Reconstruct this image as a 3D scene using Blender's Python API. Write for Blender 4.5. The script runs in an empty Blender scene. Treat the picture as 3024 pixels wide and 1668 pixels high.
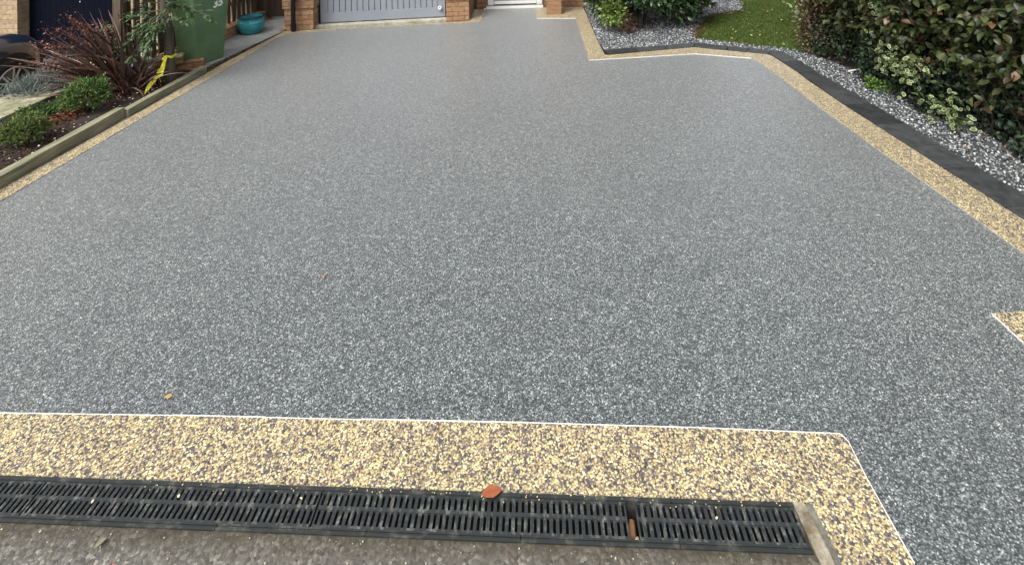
import bpy, bmesh, math, random
import numpy as np
from mathutils import Vector, Matrix
rng = np.random.default_rng(7); random.seed(7)
S = bpy.context.scene
col = S.collection
R = math.radians

# ---------------------------------------------------------------- camera
H = 2.045; ROLL = R(1.72); PITCH = R(1.25); F = 1514.0; PX, PY = 1512.0, -348.0
def cam_axes():
    c, s = math.cos(ROLL), math.sin(ROLL)
    cp, sp = math.cos(PITCH), math.sin(PITCH)
    rot = lambda d: Vector((d[0], d[1]*cp-d[2]*sp, d[1]*sp+d[2]*cp))
    return rot((c, 0, -s)), rot((s, 0, c)), rot((0, 1, 0))
RX, UP, FW = cam_axes()
cd = bpy.data.cameras.new('camera'); cam = bpy.data.objects.new('camera', cd); col.objects.link(cam)
cd.sensor_width = 36; cd.sensor_fit = 'HORIZONTAL'; cd.lens = F/3024*36
cd.shift_y = -(834+348)/3024; cd.clip_start = .05; cd.clip_end = 500
M = Matrix((RX, UP, -FW)).transposed().to_4x4(); M.translation = Vector((0, 0, H))
cam.matrix_world = M
S.camera = cam
def at(u, v, Y):
    "survey: the point seen at photo pixel (u, v) that stands Y metres away"
    d = RX*((u-PX)/F) - UP*((v-PY)/F) + FW
    t = Y/d.y
    return Vector((d.x*t, Y, H+d.z*t))

# ---------------------------------------------------------------- light
SUN_EL, SUN_AZ = R(50), R(-142)          # azimuth from +Y towards +X
w = bpy.data.worlds.new('World'); S.world = w; w.use_nodes = True
nt = w.node_tree; nt.nodes.clear()
sky = nt.nodes.new('ShaderNodeTexSky'); sky.sky_type = 'NISHITA'; sky.sun_disc = False
sky.sun_elevation = SUN_EL; sky.sun_rotation = SUN_AZ
sky.air_density = 1.0; sky.dust_density = 6.0; sky.ozone_density = 1.0
hs = nt.nodes.new('ShaderNodeHueSaturation'); hs.inputs['Saturation'].default_value = .25
bg = nt.nodes.new('ShaderNodeBackground'); bg.inputs['Strength'].default_value = .15
wo = nt.nodes.new('ShaderNodeOutputWorld')
nt.links.new(sky.outputs[0], hs.inputs['Color']); nt.links.new(hs.outputs[0], bg.inputs['Color']); nt.links.new(bg.outputs[0], wo.inputs['Surface'])
sd = bpy.data.lights.new('sun', 'SUN'); sd.energy = 1.5; sd.angle = R(32); sd.color = (1, .985, .94)
so = bpy.data.objects.new('sun', sd); col.objects.link(so)
sv = Vector((math.sin(SUN_AZ)*math.cos(SUN_EL), math.cos(SUN_AZ)*math.cos(SUN_EL), math.sin(SUN_EL)))
so.rotation_euler = sv.to_track_quat('Z', 'Y').to_euler()
S.view_settings.view_transform = 'Standard'; S.view_settings.look = 'None'
S.view_settings.exposure = .6; S.view_settings.gamma = 1
S.cycles.max_bounces = 6; S.cycles.diffuse_bounces = 3; S.cycles.glossy_bounces = 2

# ---------------------------------------------------------------- material helpers
class NT:
    def __init__(s, name):
        s.m = bpy.data.materials.new(name); s.m.use_nodes = True
        s.t = s.m.node_tree; s.t.nodes.clear()
        s.out = s.n('OutputMaterial'); s.b = s.n('BsdfPrincipled')
        s.l(s.b.outputs[0], s.out.inputs[0])
    def n(s, k, **kw):
        x = s.t.nodes.new('ShaderNode'+k)
        for a, b in kw.items(): setattr(x, a, b)
        return x
    def l(s, a, b): s.t.links.new(a, b)
    def set(s, **kw):
        for a, b in kw.items(): s.b.inputs[a.replace('_', ' ')].default_value = b
        return s
    def pos(s): return s.n('NewGeometry').outputs['Position']
    def obj(s): return s.n('TexCoord').outputs['Object']
    def vor(s, v, scale, feat='F1', dims='3D', rnd=1.0):
        x = s.n('TexVoronoi', feature=feat, voronoi_dimensions=dims); x.inputs['Scale'].default_value = scale
        x.inputs['Randomness'].default_value = rnd; s.l(v, x.inputs['Vector']); return x
    def noise(s, v, scale, detail=4, rough=.55):
        x = s.n('TexNoise'); x.inputs['Scale'].default_value = scale; x.inputs['Detail'].default_value = detail
        x.inputs['Roughness'].default_value = rough; s.l(v, x.inputs['Vector']); return x.outputs['Fac']
    def ramp(s, fac, stops, interp='LINEAR'):
        x = s.n('ValToRGB'); cr = x.color_ramp; cr.interpolation = interp
        while len(cr.elements) < len(stops): cr.elements.new(.5)
        for e, (p, c) in zip(cr.elements, stops):
            e.position = p; e.color = (*c, 1) if len(c) == 3 else c
        s.l(fac, x.inputs[0]); return x.outputs[0]
    def g(s, fac, a, b, lo=0., hi=1.):
        x = s.n('MapRange'); x.inputs[1].default_value = a; x.inputs[2].default_value = b
        x.inputs[3].default_value = lo; x.inputs[4].default_value = hi; s.l(fac, x.inputs[0]); return x.outputs[0]
    def mix(s, fac, a, b, mode='MIX'):
        x = s.n('Mix', data_type='RGBA', blend_type=mode)
        for i, v in ((0, fac), (6, a), (7, b)):
            if isinstance(v, (int, float)): x.inputs[i].default_value = v
            elif isinstance(v, tuple): x.inputs[i].default_value = (*v, 1)
            else: s.l(v, x.inputs[i])
        return x.outputs[2]
    def math(s, op, a, b):
        x = s.n('Math', operation=op)
        for i, v in ((0, a), (1, b)):
            if isinstance(v, (int, float)): x.inputs[i].default_value = v
            else: s.l(v, x.inputs[i])
        return x.outputs[0]
    def bump(s, h, strength=.5, dist=.01):
        x = s.n('Bump'); x.inputs['Strength'].default_value = strength; x.inputs['Distance'].default_value = dist
        s.l(h, x.inputs['Height']); s.l(x.outputs[0], s.b.inputs['Normal']); return x
    def color(s, c):
        if isinstance(c, tuple): s.b.inputs['Base Color'].default_value = (*c, 1)
        else: s.l(c, s.b.inputs['Base Color'])
        return s

def resin(name, stops, cell, rough, dark, coat=0.0, bump=.6, sheen=.5):
    "resin bound aggregate: pebbles of their own colour, glossy binder"
    k = NT(name); p = k.pos()
    wn = k.n('TexNoise'); wn.inputs['Scale'].default_value = .8/cell; wn.inputs['Detail'].default_value = 1; k.l(p, wn.inputs['Vector'])
    sc = k.n('VectorMath', operation='SCALE'); sc.inputs['Scale'].default_value = cell*.9; k.l(wn.outputs['Color'], sc.inputs[0])
    ad = k.n('VectorMath', operation='ADD'); k.l(p, ad.inputs[0]); k.l(sc.outputs[0], ad.inputs[1])
    q = ad.outputs[0]
    v = k.vor(q, 1/cell); sep = k.n('SeparateColor'); k.l(v.outputs['Color'], sep.inputs[0])
    v2 = k.vor(q, .42/cell); sep2 = k.n('SeparateColor'); k.l(v2.outputs['Color'], sep2.inputs[0])
    f = k.math('ADD', k.math('MULTIPLY', sep.outputs[0], .86), k.math('MULTIPLY', sep2.outputs[0], .14))
    c = k.ramp(f, stops)
    crev = k.g(v.outputs['Distance'], .35, .75, 0, dark)
    c = k.mix(crev, c, tuple(x*.25 for x in stops[0][1]))
    # broad, faint unevenness of the trowelled surface
    br = k.g(k.noise(p, 1.7, 3), .3, .7, .95, 1.05)
    v3 = k.vor(q, .3/cell); sep3 = k.n('SeparateColor'); k.l(v3.outputs['Color'], sep3.inputs[0])
    br = k.math('MULTIPLY', br, k.g(sep3.outputs[2], 0, 1, .80, 1.20))
    bc = k.n('CombineColor'); [k.l(br, bc.inputs[i]) for i in range(3)]
    c = k.mix(1.0, c, bc.outputs[0], 'MULTIPLY')
    k.color(c); k.set(Roughness=rough, IOR=1.5)
    k.b.inputs['Sheen Weight'].default_value = sheen; k.b.inputs['Sheen Roughness'].default_value = .45
    k.b.inputs['Coat Weight'].default_value = coat; k.b.inputs['Coat Roughness'].default_value = .25
    h = k.math('ADD', k.math('MULTIPLY', v.outputs['Distance'], -1.0), k.math('MULTIPLY', sep.outputs[1], .5))
    k.bump(h, bump, cell*.55)
    return k.m

def leafmat(name, stops, rough=.45, spec=.5, trans=.12, interp='LINEAR'):
    k = NT(name); g = k.n('NewGeometry')
    c = k.ramp(g.outputs['Random Per Island'], stops, interp)
    nz = k.g(k.noise(g.outputs['Position'], 30, 2), .3, .7, .75, 1.2)
    cc = k.n('CombineColor'); [k.l(nz, cc.inputs[i]) for i in range(3)]
    c = k.mix(1.0, c, cc.outputs[0], 'MULTIPLY')
    k.color(c); k.set(Roughness=rough); k.b.inputs['Specular IOR Level'].default_value = spec
    if trans:
        tr = k.n('BsdfTranslucent'); k.l(c, tr.inputs[0]); mx = k.n('MixShader'); mx.inputs[0].default_value = trans
        k.l(k.b.outputs[0], mx.inputs[1]); k.l(tr.outputs[0], mx.inputs[2]); k.l(mx.outputs[0], k.out.inputs[0])
    return k.m

def plain(name, c, rough=.5, metal=0., var=.25, scale=12., bump=0., bscale=60., spec=.5, coat=0.):
    k = NT(name); p = k.obj()
    f = k.g(k.noise(p, scale, 5), .3, .7)
    k.color(k.mix(f, tuple(x*(1-var) for x in c), tuple(min(1, x*(1+var)) for x in c)))
    k.set(Roughness=rough, Metallic=metal); k.b.inputs['Specular IOR Level'].default_value = spec
    k.b.inputs['Coat Weight'].default_value = coat
    if bump: k.bump(k.noise(p, bscale, 4), bump, .004)
    return k.m

def brickmat(name, c1, c2, mortar, off=0.):
    k = NT(name); p = k.pos(); sx = k.n('SeparateXYZ'); k.l(p, sx.inputs[0])
    u = k.math('ADD', k.math('ADD', sx.outputs[0], sx.outputs[1]), off)
    wob = k.math('MULTIPLY', k.math('SUBTRACT', k.noise(p, 9, 3), .5), .006)
    cb = k.n('CombineXYZ'); k.l(u, cb.inputs[0]); k.l(k.math('ADD', sx.outputs[2], wob), cb.inputs[1])
    b = k.n('TexBrick'); k.l(cb.outputs[0], b.inputs['Vector'])
    b.inputs['Scale'].default_value = 1; b.inputs['Brick Width'].default_value = .225; b.inputs['Row Height'].default_value = .075
    b.inputs['Mortar Size'].default_value = .009; b.inputs['Mortar Smooth'].default_value = .3; b.offset = .5
    b.inputs['Color1'].default_value = (*c1, 1); b.inputs['Color2'].default_value = (*c2, 1); b.inputs['Mortar'].default_value = (*mortar, 1)
    n1 = k.g(k.noise(p, 22, 6, .65), .25, .75, .55, 1.35)
    cc = k.n('CombineColor'); [k.l(n1, cc.inputs[i]) for i in range(3)]
    c = k.mix(1.0, b.outputs['Color'], cc.outputs[0], 'MULTIPLY')
    stain = k.g(k.noise(p, 3.1, 3), .52, .75, 0, .45)
    c = k.mix(stain, c, tuple(x*.45 for x in c1))
    k.color(c); k.set(Roughness=.9)
    h = k.math('ADD', k.math('MULTIPLY', b.outputs['Fac'], -1), k.math('MULTIPLY', k.noise(p, 90, 4), .5))
    k.bump(h, .8, .008)
    return k.m

MT = {}
MT['grey'] = resin('grey_resin_aggregate', [(.12, (.030, .037, .038)), (.36, (.083, .098, .100)), (.6, (.155, .175, .174)), (.82, (.26, .285, .28)), (.97, (.56, .58, .56))], .0056, .36, .85, .2, .5)
MT['tan'] = resin('tan_resin_aggregate', [(.14, (.075, .070, .082)), (.34, (.20, .175, .17)), (.46, (.44, .32, .175)), (.72, (.68, .54, .255)), (.95, (.88, .79, .46))], .0064, .42, .6, .1, .5, .15)
MT['trim'] = plain('white_edging_metal', (.8, .79, .74), .4, var=.12, scale=40)

MT['trimdull'] = plain('dull_edging_metal', (.5, .46, .36), .5, var=.3, scale=60)
def pavement_mat():
    k = NT('worn_concrete'); p = k.pos()
    v = k.vor(p, 105); sep = k.n('SeparateColor'); k.l(v.outputs['Color'], sep.inputs[0])
    c = k.ramp(sep.outputs[0], [(0, (.07, .068, .06)), (.5, (.16, .155, .135)), (.85, (.27, .26, .23)), (1, (.50, .47, .40))])
    n = k.g(k.noise(p, 5.5, 7, .68), .35, .66)
    c = k.mix(k.math('MULTIPLY', n, .5), c, (.10, .098, .082))
    n2 = k.noise(p, 26, 5, .7); c = k.mix(k.g(n2, .45, .7, 0, .5), c, (.22, .215, .19))
    # moss and silt that collect beside the drain
    sx = k.n('SeparateXYZ'); k.l(p, sx.inputs[0])
    e = k.math('ADD', sx.outputs[1], k.math('MULTIPLY', sx.outputs[0], .055))
    e = k.math('ADD', e, k.math('MULTIPLY', k.math('SUBTRACT', k.noise(p, 9, 6, .7), .5), .12))
    c = k.mix(k.g(e, 1.555, 1.665, 0, .9), c, k.ramp(k.noise(p, 60, 4), [(.3, (.022, .018, .010)), (.6, (.07, .055, .03)), (.75, (.16, .14, .09))]))
    k.color(c); k.set(Roughness=.85)
    h = k.math('ADD', k.math('MULTIPLY', v.outputs['Distance'], -.2), k.noise(p, 70, 7, .75)); k.bump(h, 1, .008)
    return k.m
MT['pave'] = pavement_mat()

def concrete(name, c, dark, scale=7., rough=.85, fine=80):
    k = NT(name); p = k.pos()
    f = k.g(k.noise(p, scale, 7, .65), .35, .65)
    cc = k.mix(f, dark, c); s2 = k.g(k.noise(p, fine, 4, .7), .3, .7, .75, 1.2)
    q = k.n('CombineColor'); [k.l(s2, q.inputs[i]) for i in range(3)]
    k.color(k.mix(1.0, cc, q.outputs[0], 'MULTIPLY')); k.set(Roughness=rough); k.bump(k.noise(p, fine, 5, .7), .6, .004)
    return k.m
MT['haunch'] = concrete('bare_mortar', (.42, .38, .29), (.13, .10, .06), 11)
MT['path'] = concrete('path_slab', (.33, .345, .33), (.22, .23, .215), 4)
MT['coping'] = concrete('mossy_coping', (.44, .42, .29), (.15, .15, .08), 6)
MT['haunch2'] = concrete('stained_mortar', (.20, .19, .16), (.08, .07, .05), 9)
MT['sill'] = concrete('sill_concrete', (.50, .48, .40), (.28, .28, .20), 8)
MT['soil'] = concrete('bark_soil', (.045, .030, .022), (.012, .008, .006), 30, .95, 140)
MT['yard'] = concrete('yard_tarmac', (.10, .10, .10), (.05, .05, .05), 5)
MT['litter'] = leafmat('leaf_litter', [(0, (.02, .012, .008)), (.5, (.06, .035, .02)), (.85, (.12, .06, .03)), (1, (.22, .14, .08))], .8, .2, 0)
def kerb_mat():
    k = NT('charcoal_kerb_stone'); p = k.pos(); r = k.n('ObjectInfo').outputs['Random']
    f = k.noise(p, 14, 7, .7); c = k.mix(k.g(f, .35, .7), (.024, .026, .027), (.056, .058, .058))
    d = k.g(k.noise(p, 120, 3, .7), .64, .74, 0, .35); c = k.mix(d, c, (.16, .17, .16))
    dust = k.g(k.noise(p, 5, 4), .5, .8, 0, .30); c = k.mix(dust, c, (.09, .095, .09))
    s = k.g(r, 0, 1, .7, 1.5); q = k.n('CombineColor'); [k.l(s, q.inputs[i]) for i in range(3)]
    k.color(k.mix(1.0, c, q.outputs[0], 'MULTIPLY')); k.set(Roughness=.62); k.b.inputs['Specular IOR Level'].default_value = .3
    k.bump(k.noise(p, 130, 5, .7), .5, .003); return k.m
MT['kerb'] = kerb_mat()
def timber(name, hi, lo, axis=1, rough=.75, moss=None):
    k = NT(name); p = k.pos(); mp = k.n('Mapping'); sc = [45, 45, 45]; sc[axis] = 2.2; mp.inputs['Scale'].default_value = sc
    k.l(p, mp.inputs[0]); f = k.noise(mp.outputs[0], 1, 6, .65)
    c = k.mix(k.g(f, .3, .7), lo, hi); br = k.g(k.noise(p, 4, 4), .35, .7, 0, .5)
    c = k.mix(br, c, moss or lo); k.color(c); k.set(Roughness=rough); k.b.inputs['Specular IOR Level'].default_value = .2; k.bump(f, .5, .004); return k.m
MT['sleeper'] = timber('green_treated_timber', (.42, .41, .29), (.11, .10, .06), 1, .8, (.10, .11, .05))
MT['fence'] = timber('brown_fence_timber', (.13, .085, .055), (.045, .028, .018), 2)
MT['fencegrey'] = timber('weathered_fence_timber', (.16, .125, .09), (.06, .045, .032), 2)
MT['gate'] = timber('dark_gate_timber', (.09, .062, .048), (.035, .024, .018), 2)
MT['brick'] = brickmat('orange_brick', (.42, .24, .125), (.30, .155, .08), (.20, .14, .09))
MT['buff'] = brickmat('buff_brick', (.50, .36, .21), (.36, .25, .145), (.40, .32, .22))
def drain_mat(name, base, dust, amt):
    k = NT(name); p = k.pos(); mp = k.n('Mapping'); mp.inputs['Scale'].default_value = (48, 22, 9) if amt > .8 else (14, 20, 9); k.l(p, mp.inputs[0])
    f = k.g(k.noise(mp.outputs[0], 1, 3, .6), .5, .72, 0, amt)
    f2 = k.g(k.noise(p, 150, 4, .7), .42, .62, .25, 1)
    c = k.mix(k.math('MULTIPLY', f, f2), base, dust); k.color(c); k.set(Roughness=.5); k.bump(k.noise(p, 160, 3), .35, .002); return k.m
MT['grate'] = drain_mat('black_grate_plastic', (.022, .026, .027), (.26, .26, .23), .85)
MT['channel'] = drain_mat('channel_edge_plastic', (.020, .023, .022), (.15, .15, .12), .75)
MT['black'] = plain('black_plastic', (.009, .009, .011), .5, spec=.3)
MT['void'] = plain('trough_shade_black', (.012, .010, .008), .9)  # near-black, so the shade below the grate slots is in the colour
MT['garage'] = plain('blue_grey_door_paint', (.25, .27, .312), .42, var=.05, scale=5)
MT['white'] = plain('white_upvc', (.75, .75, .72), .3, var=.05)
MT['navy'] = plain('navy_door_paint', (.0025, .004, .011), .6, var=.2, spec=.08)
MT['bin'] = plain('green_bin_plastic', (.10, .185, .088), .5, var=.2, scale=4, bump=.25, bscale=220)
MT['paint'] = plain('navy_car_paint', (.006, .018, .045), .22, metal=.0, var=.05, coat=.8)
MT['tyre'] = plain('tyre_rubber', (.014, .014, .015), .8, bump=.3)
MT['alloy'] = plain('silver_alloy', (.58, .6, .62), .3, metal=.6, var=.08)
MT['glass'] = plain('dark_car_glass', (.01, .012, .014), .08)
MT['bark'] = timber('smooth_grey_bark', (.13, .115, .085), (.045, .042, .03), 2, .8)
MT['stem'] = plain('dark_stem', (.03, .022, .015), .8)
MT['tape'] = plain('yellow_tape', (.72, .68, .05), .35, var=.3, scale=50)
def glaze():
    k = NT('turquoise_glaze'); p = k.obj(); mp = k.n('Mapping'); mp.inputs['Scale'].default_value = (8, 8, 30); k.l(p, mp.inputs[0])
    f = k.noise(mp.outputs[0], 1, 5, .6); sx = k.n('SeparateXYZ'); k.l(p, sx.inputs[0])
    c = k.mix(k.g(f, .35, .65), (.02, .19, .25), (.07, .42, .48))
    c = k.mix(k.g(sx.outputs[2], .235, .25), c, (.008, .035, .055)); k.color(c); k.set(Roughness=.16); return k.m
MT['glaze'] = glaze()
MT['gravel'] = None
def gravel_mat():
    k = NT('blue_white_gravel'); g = k.n('NewGeometry')
    c = k.ramp(g.outputs['Random Per Island'], [(0, (.035, .04, .045)), (.35, (.11, .12, .13)), (.65, (.24, .255, .265)), (.85, (.42, .44, .44)), (1, (.72, .73, .72))])
    f = k.g(k.noise(g.outputs['Position'], 70, 4, .7), .35, .65, .6, 1.25); q = k.n('CombineColor'); [k.l(f, q.inputs[i]) for i in range(3)]
    k.color(k.mix(1.0, c, q.outputs[0], 'MULTIPLY')); k.set(Roughness=.7); return k.m
MT['gravel'] = gravel_mat()
def lawn_mat():
    k = NT('mossy_turf'); p = k.pos(); f = k.noise(p, 7, 6, .7)
    c = k.ramp(f, [(.3, (.022, .045, .012)), (.5, (.045, .095, .018)), (.7, (.085, .13, .025))]); k.color(c); k.set(Roughness=.95)
    k.bump(k.noise(p, 70, 4), 1, .02); return k.m
MT['lawn'] = lawn_mat()
MT['blade'] = leafmat('grass_blades', [(0, (.03, .05, .009)), (.5, (.066, .11, .017)), (.9, (.12, .155, .028)), (1, (.24, .20, .07))], .7, .2, .2)

# ---------------------------------------------------------------- object helpers
def tag(o, label=None, cat=None, group=None, kind=None):
    for a, b in (('label', label), ('category', cat), ('group', group), ('kind', kind)):
        if b: o[a] = b
    return o
def empty(name, loc, rz=0, **k):
    o = bpy.data.objects.new(name, None); o.empty_display_size = .1; col.objects.link(o)
    o.location = loc; o.rotation_euler = (0, 0, rz); o['_rz'] = rz
    del o['_rz']
    return tag(o, **k)
def link(name, me, mats, parent=None, world=True, smooth=False, **k):
    "link a mesh whose vertices are in world coordinates; under a parent the parent's transform is taken out"
    if not isinstance(mats, (list, tuple)): mats = [mats]
    for m in mats: me.materials.append(m)
    o = bpy.data.objects.new(name, me); col.objects.link(o)
    if smooth:
        me.polygons.foreach_set('use_smooth', [True]*len(me.polygons))
    if parent:
        o.parent = parent
        if world:
            P = parent
            mw = Matrix.Identity(4); chain = []
            while P: chain.append(P); P = P.parent
            for P in reversed(chain): mw = mw @ Matrix.Translation(P.location) @ P.rotation_euler.to_matrix().to_4x4()
            me.transform(mw.inverted())
    elif world:
        # put the origin of a top-level mesh at its base
        n = len(me.vertices); a = np.empty(n*3); me.vertices.foreach_get('co', a); a = a.reshape(-1, 3)
        c = Vector(((a[:, 0].min()+a[:, 0].max())/2, (a[:, 1].min()+a[:, 1].max())/2, a[:, 2].min()))
        me.transform(Matrix.Translation(-c)); o.location = c
    return tag(o, **k)
class MB:
    "collects shapes for one mesh"
    def __init__(s): s.v = []; s.f = []; s.mi = []
    def add(s, v, f, mi=0):
        n = len(s.v); s.v += [tuple(x) for x in v]; s.f += [tuple(i+n for i in q) for q in f]; s.mi += [mi]*len(f); return s
    def box(s, x0, x1, y0, y1, z0, z1, mi=0, m=None):
        v = [(x, y, z) for z in (z0, z1) for y in (y0, y1) for x in (x0, x1)]
        if m is not None: v = [m @ Vector(p) for p in v]
        return s.add(v, [(0, 2, 3, 1), (4, 5, 7, 6), (0, 1, 5, 4), (2, 6, 7, 3), (0, 4, 6, 2), (1, 3, 7, 5)], mi)
    def prism(s, pts, z0, z1, mi=0):
        n = len(pts); v = [(x, y, z0) for x, y in pts]+[(x, y, z1) for x, y in pts]
        a = sum(pts[i][0]*pts[(i+1) % n][1]-pts[(i+1) % n][0]*pts[i][1] for i in range(n))
        if a < 0: v = [(x, y, z0) for x, y in pts[::-1]]+[(x, y, z1) for x, y in pts[::-1]]
        f = [tuple(range(n))[::-1], tuple(range(n, 2*n))]+[(i, (i+1) % n, n+(i+1) % n, n+i) for i in range(n)]
        return s.add(v, f, mi)
    def tube(s, pts, rad, seg=8, mi=0, cap=True):
        pts = [Vector(p) for p in pts]; rad = rad if isinstance(rad, (list, tuple)) else [rad]*len(pts)
        v = []; up = None
        for i, p in enumerate(pts):
            d = (pts[min(i+1, len(pts)-1)]-pts[max(i-1, 0)]).normalized()
            if up is None: up = Vector((1, 0, 0)) if abs(d.x) < .8 else Vector((0, 1, 0))
            a = d.cross(up).normalized(); b = d.cross(a).normalized(); up = -b if False else up
            v += [p+(a*math.cos(t)+b*math.sin(t))*rad[i] for t in [2*math.pi*j/seg for j in range(seg)]]
        f = [(i*seg+j, i*seg+(j+1) % seg, (i+1)*seg+(j+1) % seg, (i+1)*seg+j) for i in range(len(pts)-1) for j in range(seg)]
        if cap: f += [tuple(range(seg))[::-1], tuple(range((len(pts)-1)*seg, len(pts)*seg))]
        return s.add(v, f, mi)
    def lathe(s, prof, c=(0, 0, 0), seg=40, mi=0, m=None):
        v = [Vector((r*math.cos(2*math.pi*j/seg), r*math.sin(2*math.pi*j/seg), z)) for r, z in prof for j in range(seg)]
        v = [(m @ p) if m is not None else p+Vector(c) for p in v]
        f = [(i*seg+j, i*seg+(j+1) % seg, (i+1)*seg+(j+1) % seg, (i+1)*seg+j) for i in range(len(prof)-1) for j in range(seg)]
        return s.add(v, f, mi)
    def build(s, name, mats, parent=None, smooth=False, bevel=0, world=True, subd=0, **k):
        me = bpy.data.meshes.new(name); me.from_pydata(s.v, [], s.f)
        me.polygons.foreach_set('material_index', s.mi)
        bm = bmesh.new(); bm.from_mesh(me)
        bmesh.ops.recalc_face_normals(bm, faces=bm.faces)
        ng = [f for f in bm.faces if len(f.verts) > 4]
        if ng and not bevel: bmesh.ops.triangulate(bm, faces=ng)
        bm.to_mesh(me); bm.free()
        o = link(name, me, mats, parent, world, smooth, **k)
        if bevel:
            b = o.modifiers.new('bevel', 'BEVEL'); b.width = bevel; b.segments = 2; b.limit_method = 'ANGLE'
        if subd:
            b = o.modifiers.new('subdivision', 'SUBSURF'); b.levels = b.render_levels = subd
        return o
def raw_mesh(name, V, Fc, mi=None):
    "V (n,3); Fc (m,k) same-size faces"
    me = bpy.data.meshes.new(name); V = np.asarray(V, np.float32); Fc = np.asarray(Fc, np.int32); m, k = Fc.shape
    me.vertices.add(len(V)); me.vertices.foreach_set('co', V.ravel()); me.loops.add(m*k); me.loops.foreach_set('vertex_index', Fc.ravel())
    me.polygons.add(m); me.polygons.foreach_set('loop_start', np.arange(m, dtype=np.int32)*k)
    if mi is not None: me.polygons.foreach_set('material_index', np.asarray(mi, np.int32))
    me.update(); me.validate(); return me
def frames(d, spin, roll_=None):
    "rotation matrices whose Y axis is d (n,3), Z axis near spin (n,3)"
    d = d/np.linalg.norm(d, axis=1, keepdims=True); x = np.cross(d, spin); x /= np.linalg.norm(x, axis=1, keepdims=True)+1e-9
    z = np.cross(x, d); return np.stack([x, d, z], axis=2)
def scatter(tv, tf, Rm, pos, sc):
    tv = np.asarray(tv, float); tf = np.asarray(tf); n = len(pos); sc = np.asarray(sc, float)
    if sc.ndim == 1: sc = np.repeat(sc[:, None], 3, 1)
    V = np.einsum('nij,nkj->nki', Rm, tv[None]*sc[:, None, :])+pos[:, None, :]
    Fc = tf[None]+(np.arange(n)*len(tv))[:, None, None]
    return V.reshape(-1, 3), Fc.reshape(-1, tf.shape[1])
def unit(n):
    a = rng.normal(size=(n, 3)); return a/np.linalg.norm(a, axis=1, keepdims=True)
# leaf templates: along +Y, normal +Z, unit length, quads
def leaf_t(wd=.5, fold=.12, droop=.12, tip=.0):
    ys = [0, .18, .5, .8, 1]; ws = [.02, .62, 1, .6, .02]; v = []
    for y, q in zip(ys, ws):
        zc = -droop*(y-.3)**2*1.2
        v += [(-wd/2*q, y, zc+fold*q*wd), (0, y, zc), (wd/2*q, y, zc+fold*q*wd)]
    f = []
    for i in range(4):
        a = i*3; f += [(a, a+1, a+4, a+3), (a+1, a+2, a+5, a+4)]
    return np.array(v), np.array(f)
LEAF = leaf_t(.62, .2, .25); LEAFN = leaf_t(.36, .2, .3); LEAFM = leaf_t(.46, .12, .2)
def rim_leaf(wd=.6):
    ys = [0, .12, .35, .65, .9, 1]; ws = [.02, .6, 1, .95, .5, .02]; v = []; f = []; mi = []
    for y, q in zip(ys, ws):
        yi = .5+(y-.5)*.86
        for s_, yy in ((-1, y), (-.74, yi), (.74, yi), (1, y)): v.append((s_*wd/2*q, yy, .1*abs(s_)*q*wd-.1*(y-.4)**2))
    for i in range(5):
        a = i*4
        for j in range(3): f.append((a+j, a+j+1, a+j+5, a+j+4)); mi.append(0 if (j == 1 and 0 < i < 4) or (j == 1) else 1)
    mi = [1 if (k//3 in (0, 4)) else m for k, m in enumerate(mi)]
    return np.array(v), np.array(f), np.array(mi)
def inpoly(P, poly):
    x, y = P[:, 0], P[:, 1]; ins = np.zeros(len(P), bool); n = len(poly)
    for i in range(n):
        x0, y0 = poly[i]; x1, y1 = poly[(i+1) % n]
        c = ((y0 > y) != (y1 > y)); xi = (x1-x0)*(y-y0)/((y1-y0) if y1 != y0 else 1e-9)+x0; ins ^= c & (x < xi)
    return ins
def in_area(poly, n):
    a = np.array(poly); lo, hi = a.min(0), a.max(0); out = []
    while sum(len(o) for o in out) < n:
        P = rng.uniform(lo, hi, size=(n*2, 2)); out.append(P[inpoly(P, poly)])
    return np.concatenate(out)[:n]
def area(poly):
    n = len(poly); return abs(sum(poly[i][0]*poly[(i+1) % n][1]-poly[(i+1) % n][0]*poly[i][1] for i in range(n)))/2
_t = (1+5**.5)/2
ICO_V = np.array([(-1, _t, 0), (1, _t, 0), (-1, -_t, 0), (1, -_t, 0), (0, -1, _t), (0, 1, _t), (0, -1, -_t), (0, 1, -_t), (_t, 0, -1), (_t, 0, 1), (-_t, 0, -1), (-_t, 0, 1)])/1.902
ICO_F = np.array([(0, 11, 5), (0, 5, 1), (0, 1, 7), (0, 7, 10), (0, 10, 11), (1, 5, 9), (5, 11, 4), (11, 10, 2), (10, 7, 6), (7, 1, 8), (3, 9, 4), (3, 4, 2), (3, 2, 6), (3, 6, 8), (3, 8, 9), (4, 9, 5), (2, 4, 11), (6, 2, 10), (8, 6, 7), (9, 8, 1)])
def pebbles(pos, size, flat=.7):
    n = len(pos); Rm = frames(unit(n), unit(n)); sc = size[:, None]*rng.uniform(.6, 1.1, (n, 3))
    V = np.einsum('nij,nkj->nki', Rm, (ICO_V[None]*(1+rng.uniform(-.22, .22, (n, 12, 1))))*sc[:, None, :])
    V[:, :, 2] *= flat; V += pos[:, None, :]
    return V.reshape(-1, 3), (ICO_F[None]+(np.arange(n)*12)[:, None, None]).reshape(-1, 3)

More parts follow.
